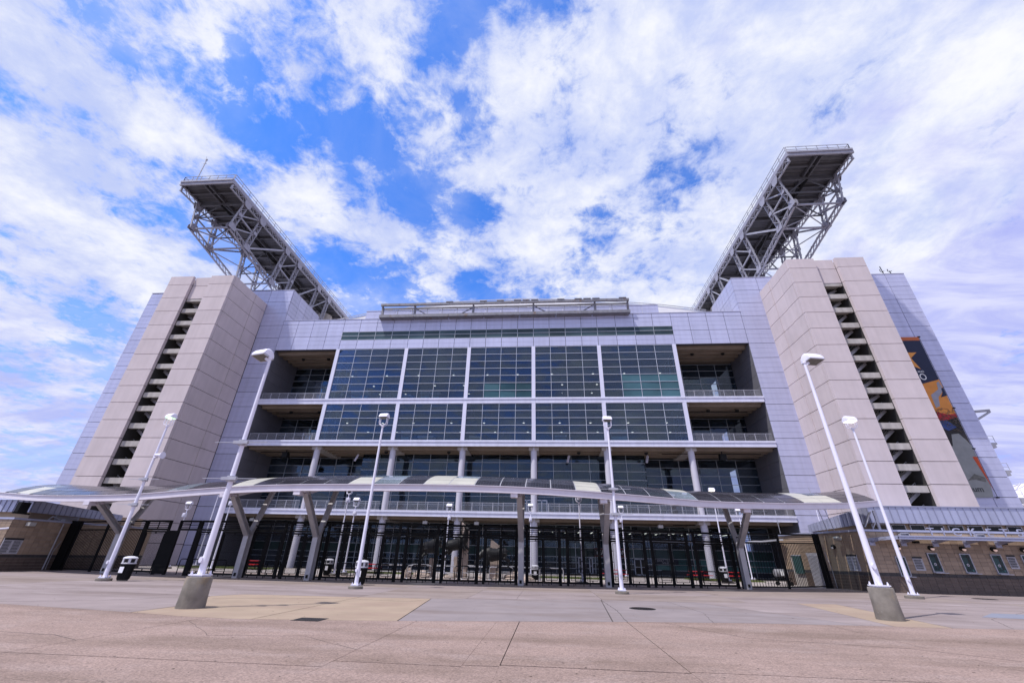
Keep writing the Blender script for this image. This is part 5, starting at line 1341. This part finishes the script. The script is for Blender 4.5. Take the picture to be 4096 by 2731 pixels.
# ------------------------------------------------------------------ trash bins
def bin_(x, y, label, s=1.):
    t = thing('trash_bin', label, 'trash bin', (x, y, 0), 'black slatted trash bins with white lids')
    m = MB(); m.lathe((x, y, .06*s), [(.25*s, 0), (.30*s, .74*s), (.28*s, .74*s), (.24*s, .02)], 20); body = m.build('bin_body', BLACKM, t, smooth=True)
    m = MB(); m.lathe((x, y, 0), [(.23*s, 0), (.23*s, .06*s)], 20); m.build('bin_base', PEDEST, t)
    for k in range(22):
        a = 2*math.pi*k/22; c, q = math.cos(a), math.sin(a)
        MB().bar((x+.262*s*c, y+.262*s*q, .09*s), (x+.315*s*c, y+.315*s*q, .78*s), .055*s, .02, (c, q, 0)).build('slat', BLACKM, body)
    m = MB(); m.lathe((x, y, .79*s), [(.33*s, 0), (.335*s, .04*s), (.30*s, .06*s), (.28*s, .03)], 20); m.lathe((x, y, 1.03*s), [(.33*s, 0), (.325*s, .04*s), (.26*s, .09*s), (.12*s, .125*s), (.01, .13*s)], 20)
    for k in range(6):
        a = 2*math.pi*k/6+.2; m.bar((x+.305*s*math.cos(a), y+.305*s*math.sin(a), .83*s), (x+.305*s*math.cos(a), y+.305*s*math.sin(a), 1.05*s), .11*s, .03, (math.cos(a), math.sin(a), 0))
    m.build('bin_lid', mat('grey_white_lid', (.5, .5, .56), .5), t, smooth=True)
    MB().lathe((x, y, .8*s), [(.2*s, 0), (.2*s, .22*s)], 12).build('bin_liner', INK, t)
    MB().box(x-.1*s, x+.14*s, y-.335*s, y-.325*s, .38*s, .66*s).build('paper_notice', mat('white_paper', (.75, .75, .82), .7), t)
bin_(-22.2, 23.35, 'black slatted trash bin beside the left lamp post plinth')
bin_(-10.35, 25.6, 'black slatted trash bin standing behind the central lamp post', 1.06)
bin_(-16.75, 34.9, 'small black trash bin behind the fence beside a lamp post')
bin_(14.9, 41.5, 'black trash bin far behind the right gates', 1.05)
bin_(-1.0, 37.5, 'black trash bin behind the gates, right of the bull statues', .9)

# ------------------------------------------------------------------ barriers behind the gates
def hoop(name, x, y, w, h, m_, r_, label, cat, group, mid, ang=0.):
    t = thing(name, label, cat, (x, y, 0), group)
    c, s = math.cos(ang), math.sin(ang)
    P = lambda u, z: (x+u*c, y+u*s, z)
    m = MB(); m.tube([P(-w/2, 0), P(-w/2, h-.12), P(-w/2+.04, h-.03), P(-w/2+.12, h), P(w/2-.12, h), P(w/2-.04, h-.03), P(w/2, h-.12), P(w/2, 0)], r_, 8); m.build('hoop', m_, t, smooth=True)
    if mid:
        m = MB(); m.tube([P(-w/2, h*.5), P(w/2, h*.5)], r_*.8, 8); m.build('middle_rail', m_, t, smooth=True)
        for u in (-w/2, w/2): MB().lathe(P(u, 0), [(.09, 0), (.06, .03)], 10).build('foot', m_, t)
    else:
        m = MB(); m.tube([P(-w/2, h*.4), P(w/2, h*.4)], r_*.6, 6); m.build('lower_rail', m_, t, smooth=True)
for k, x in enumerate((-27.3, -25.2, -24.4, -22.6, -20.8, -18.4, -16.0, -13.4, -10.9, -8.4, -5.6, -2.9, -.2, 2.3, 5.2, 8.1, 11.2)):
    hoop('queue_hoop', x, yf(x)+1.1, .95, .95, BLACKM, .028, 'black tubular queue hoop standing just behind the mesh gates', 'barrier', 'black queue hoops behind the gates', False, 0 if k % 3 else R(25))
for k, (x, y, a) in enumerate(((-11.5, 34.2, .1), (-9.5, 34.5, .05), (-7.5, 34.9, 0), (-5.5, 35.2, -.1), (-3.5, 35.6, 0), (-1.6, 36.2, .1), (.3, 36.6, .05), (-10.4, 38.5, .4), (-3.2, 40.2, .2), (-6.6, 39.6, .1))):
    hoop('crowd_barrier', x, y, 1.8, .85, STEELG, .032, 'silver tubular crowd barrier around the bull statues', 'barrier', 'silver crowd barriers round the statues', True, a)

# ------------------------------------------------------------------ bronze bulls, stones
def bull(name, label, spine, legs, head, horns, tail, loc, rot):
    """one closed body: lofted trunk, neck and head with jointed legs, fused into a single surface"""
    m = MB()
    def ell(c, rx, rz, tang):
        tang = Vector(tang).normalized(); s = tang.cross(Vector((0, 0, 1))); s = s.normalized() if s.length > .01 else Vector((0, 1, 0)); u = s.cross(tang)
        return [Vector(c)+s*rx*math.cos(2*math.pi*k/16)+u*rz*math.sin(2*math.pi*k/16) for k in range(16)]
    def body(sp):
        rings = []
        for i, (c, rx, rz) in enumerate(sp):
            t_ = Vector(sp[min(i+1, len(sp)-1)][0])-Vector(sp[max(i-1, 0)][0]); rings.append(ell(c, rx, rz, t_))
        m.loft(rings)
    body(spine); body(head)
    for lg in legs: body([(c, r_, r_) for c, r_ in lg])
    body(tail)
    for hn in horns: body([(c, r_, r_) for c, r_ in hn])
    o = m.build(name, BRONZE)
    rm = o.modifiers.new('fuse', 'REMESH'); rm.mode = 'VOXEL'; rm.voxel_size = .03; rm.use_smooth_shade = True
    sm = o.modifiers.new('smooth', 'SMOOTH'); sm.iterations = 3; sm.factor = .5
    dg = bpy.context.evaluated_depsgraph_get(); me = bpy.data.meshes.new_from_object(o.evaluated_get(dg))
    o.modifiers.clear(); o.data = me; me.materials.clear(); me.materials.append(BRONZE)
    o.location = loc; o.rotation_euler = rot
    return tag(o, label, 'statue', 'bronze bull statues')
SP = [((-1.02, 0, .98), .12, .14), ((-.92, 0, 1.0), .30, .34), ((-.6, 0, 1.02), .36, .42), ((-.2, 0, .98), .38, .44), ((.2, 0, 1.0), .40, .50), ((.55, 0, 1.12), .36, .52), ((.82, 0, 1.2), .26, .38), ((1.0, 0, 1.25), .18, .26)]
def legs(fk, hk):
    L_ = []
    for s, b in zip((-1, 1), fk): L_.append([((.5, s*.2, .95), .2), ((.5+b*.5, s*.22, .62), .13), ((.5+b, s*.22, .36), .085), ((.5+b*.7, s*.22, .1), .07), ((.5+b*.8, s*.22, 0), .09)])
    for s, b in zip((-1, 1), hk): L_.append([((-.75, s*.18, .95), .26), ((-.65+b*.4, s*.22, .62), .17), ((-.92+b*.8, s*.22, .4), .09), ((-.85+b, s*.22, .1), .07), ((-.82+b, s*.22, 0), .09)])
    return L_
def hd(dx, dz, side): return [((.85, 0, 1.25), .24, .32), ((1.1+dx*.4, side*.1, 1.3+dz*.5), .19, .24), ((1.32+dx, side*.22, 1.28+dz), .16, .19), ((1.52+dx*1.4, side*.34, 1.1+dz*1.2), .12, .13), ((1.62+dx*1.5, side*.4, 1.0+dz*1.25), .09, .09)]
def hn(dx, dz, side): 
    c = Vector((1.26+dx, side*.2, 1.42+dz)); return [[((c.x, c.y+s*.1, c.z), .06), ((c.x, c.y+s*.34, c.z+.05), .05), ((c.x+.06, c.y+s*.48, c.z+.2), .035), ((c.x+.08, c.y+s*.5, c.z+.34), .022)] for s in (-1, 1)]
def tl(a): return [((-.98, 0, 1.15), .07, .07), ((-1.18, 0, 1.12+a), .05, .05), ((-1.32, .05, .8+a), .04, .04), ((-1.36, .06, .5+a*1.2), .035, .035), ((-1.38, .06, .36+a*1.2), .06, .07)]
bull('bull_statue', 'dark bronze bull leaping away, hindquarters toward the plaza, left of the others', SP, legs((.2, .35), (-.25, -.05)), hd(0, -.15, 1), hn(0, -.15, 1), tl(.1), (-9.55, 37.6, 1.15), (0, R(-8), R(58)))
bull('bull_statue', 'dark bronze bull rearing up in the middle with its horned head turned to the plaza', SP, legs((.3, .45), (-.2, .05)), hd(-.12, .6, -1), hn(-.12, .56, -1), tl(.2), (-7.35, 38.0, 1.45), (0, R(-14), R(-12)))
bull('bull_statue', 'dark bronze bull charging left with lowered head, right of the others', SP, legs((.15, .3), (-.3, -.1)), hd(.05, -.35, 1), hn(.05, -.35, 1), tl(-.05), (-4.1, 37.7, .72), (0, R(9), R(192)))
def pillar(x, y, w, d, h0, h1, label, skew=.3):
    m = MB(); rgp = random.Random(int(x*13)); a = [(x-w/2, y-d/2), (x+w/2, y-d/2), (x+w/2, y+d/2), (x-w/2, y+d/2)]
    rings = []
    for k in range(7):
        f = k/6; rings.append([(px__+rgp.uniform(-.03, .03), py__+rgp.uniform(-.03, .03), f*(h0 if i in (0, 3) else h1)) for i, (px__, py__) in enumerate(a)])
    m.loft(rings); tag(m.build('stone_pillar', STONE), label, 'stone')
pillar(-6.95, 38.5, .62, .6, 4.1, 3.65, 'tallest tan stone pillar with a broken slanted top behind the middle bull')
pillar(-4.35, 38.7, .72, .6, 2.85, 2.35, 'shorter stone pillar with a slanted top behind the right bull')
pillar(-9.35, 37.6, .4, .5, 1.35, 1.35, 'narrow square stone post under the left bull')
pillar(-7.5, 38.0, .3, .3, 1.5, 1.5, 'slim stone post under the middle bull')
pillar(-4.2, 37.8, .8, .5, 1.0, 1.0, 'broad stone block under the right bull')
def rock(x, y, r_, h, label, seed):
    rgp = random.Random(seed); m = MB(); rings = []
    for k in range(6):
        f = k/5; rr = r_*(1-.55*f**1.6); rings.append([(x+rr*math.cos(a*math.pi/5)*rgp.uniform(.8, 1.15), y+rr*.7*math.sin(a*math.pi/5)*rgp.uniform(.8, 1.15), h*f*rgp.uniform(.9, 1.05)) for a in range(10)])
    m.loft(rings); tag(m.build('boulder', STONE), label, 'boulder')
rock(-10.9, 36.3, .38, .65, 'pointed tan boulder at the left end of the statue group', 1); rock(-9.9, 36.6, .75, .5, 'broad pinkish boulder beneath the left bull', 2)
rock(-7.9, 36.9, .35, .2, 'low flat boulder left of the tallest stone pillar', 3); rock(-2.7, 38.2, .9, .55, 'broad boulder under the tail of the right bull', 4); rock(-1.5, 36.8, .5, .25, 'low rough boulder right of the statue group', 5); rock(-5.4, 37.0, .3, .22, 'small boulder between the middle and right bulls', 6)

# ------------------------------------------------------------------ picnic tables, cart
def table(x, y, a, label):
    t = thing('picnic_table', label, 'table', (x, y, 0), 'red picnic tables behind the fence')
    c, s = math.cos(a), math.sin(a); P = lambda u, v, z: (x+u*c-v*s, y+u*s+v*c, z)
    MB().bar(P(-.9, 0, .74), P(.9, 0, .74), .7, .05).build('tabletop', REDP, t)
    for v in (-.62, .62): MB().bar(P(-.9, v, .44), P(.9, v, .44), .26, .05).build('bench', REDP, t)
    for u in (-.55, .55):
        m = MB(); m.tube([P(u, -.62, .42), P(u, -.5, .1), P(u, -.3, .02), P(u, .3, .02), P(u, .5, .1), P(u, .62, .42)], .03, 6); m.tube([P(u, 0, .02), P(u, 0, .72)], .03, 6); m.build('leg_frame', BLACKM, t)
table(-28.1, 42.5, 0, 'red picnic table at the far left behind the gates'); table(-15.8, 41, .2, 'red picnic table left of the bull statues near the grass'); table(6, 42.8, .3, 'red picnic table behind the lamp post right of the centre'); table(17.3, 45.8, 0, 'red picnic table behind the right picket gate'); table(14.2, 45.6, .2, 'red picnic table just left of the far right bin')
ct = thing('utility_cart', 'grey barrel on a black wheeled frame behind the right picket gate', 'cart', (18.9, 40.0, 0))
m = MB(); m.loft([[(18.4+u, 40+r_*math.cos(k*math.pi/8), .85+r_*math.sin(k*math.pi/8)) for k in range(16)] for u, r_ in ((-.05, .2), (0, .3), (.9, .3), (.95, .2))]); m.build('barrel', mat('grey_barrel', (.2, .2, .22), .4), ct, smooth=True)
MB().box(18.72, 18.95, 39.69, 39.7, .7, 1.02).build('white_label', WPR, ct)
m = MB(); m.bar((18.2, 40, .5), (19.5, 40, .5), .5, .06)
for a, b in ((18.2, 18.6), (18.6, 18.2), (19.1, 19.5), (19.5, 19.1)): m.bar((a, 39.8, .5), (b, 39.8, .1), .04)
m.build('frame', BLACKM, ct)
for x in (18.3, 19.4):
    m = MB(); m.loft([[(x+.14*math.cos(k*math.pi/8), yy, .14+.14*math.sin(k*math.pi/8)) for k in range(16)] for yy in (39.72, 39.8)]); m.build('wheel', BLACKM, ct)
awn = MB(); awn.prism([(17.6, 41.9, 3.1), (20.2, 41.0, 3.3), (20.2, 42.2, 3.3), (17.9, 42.6, 3.15)], (0, 0, .12)); awn.build('entry_awning', NOTICE, tb)
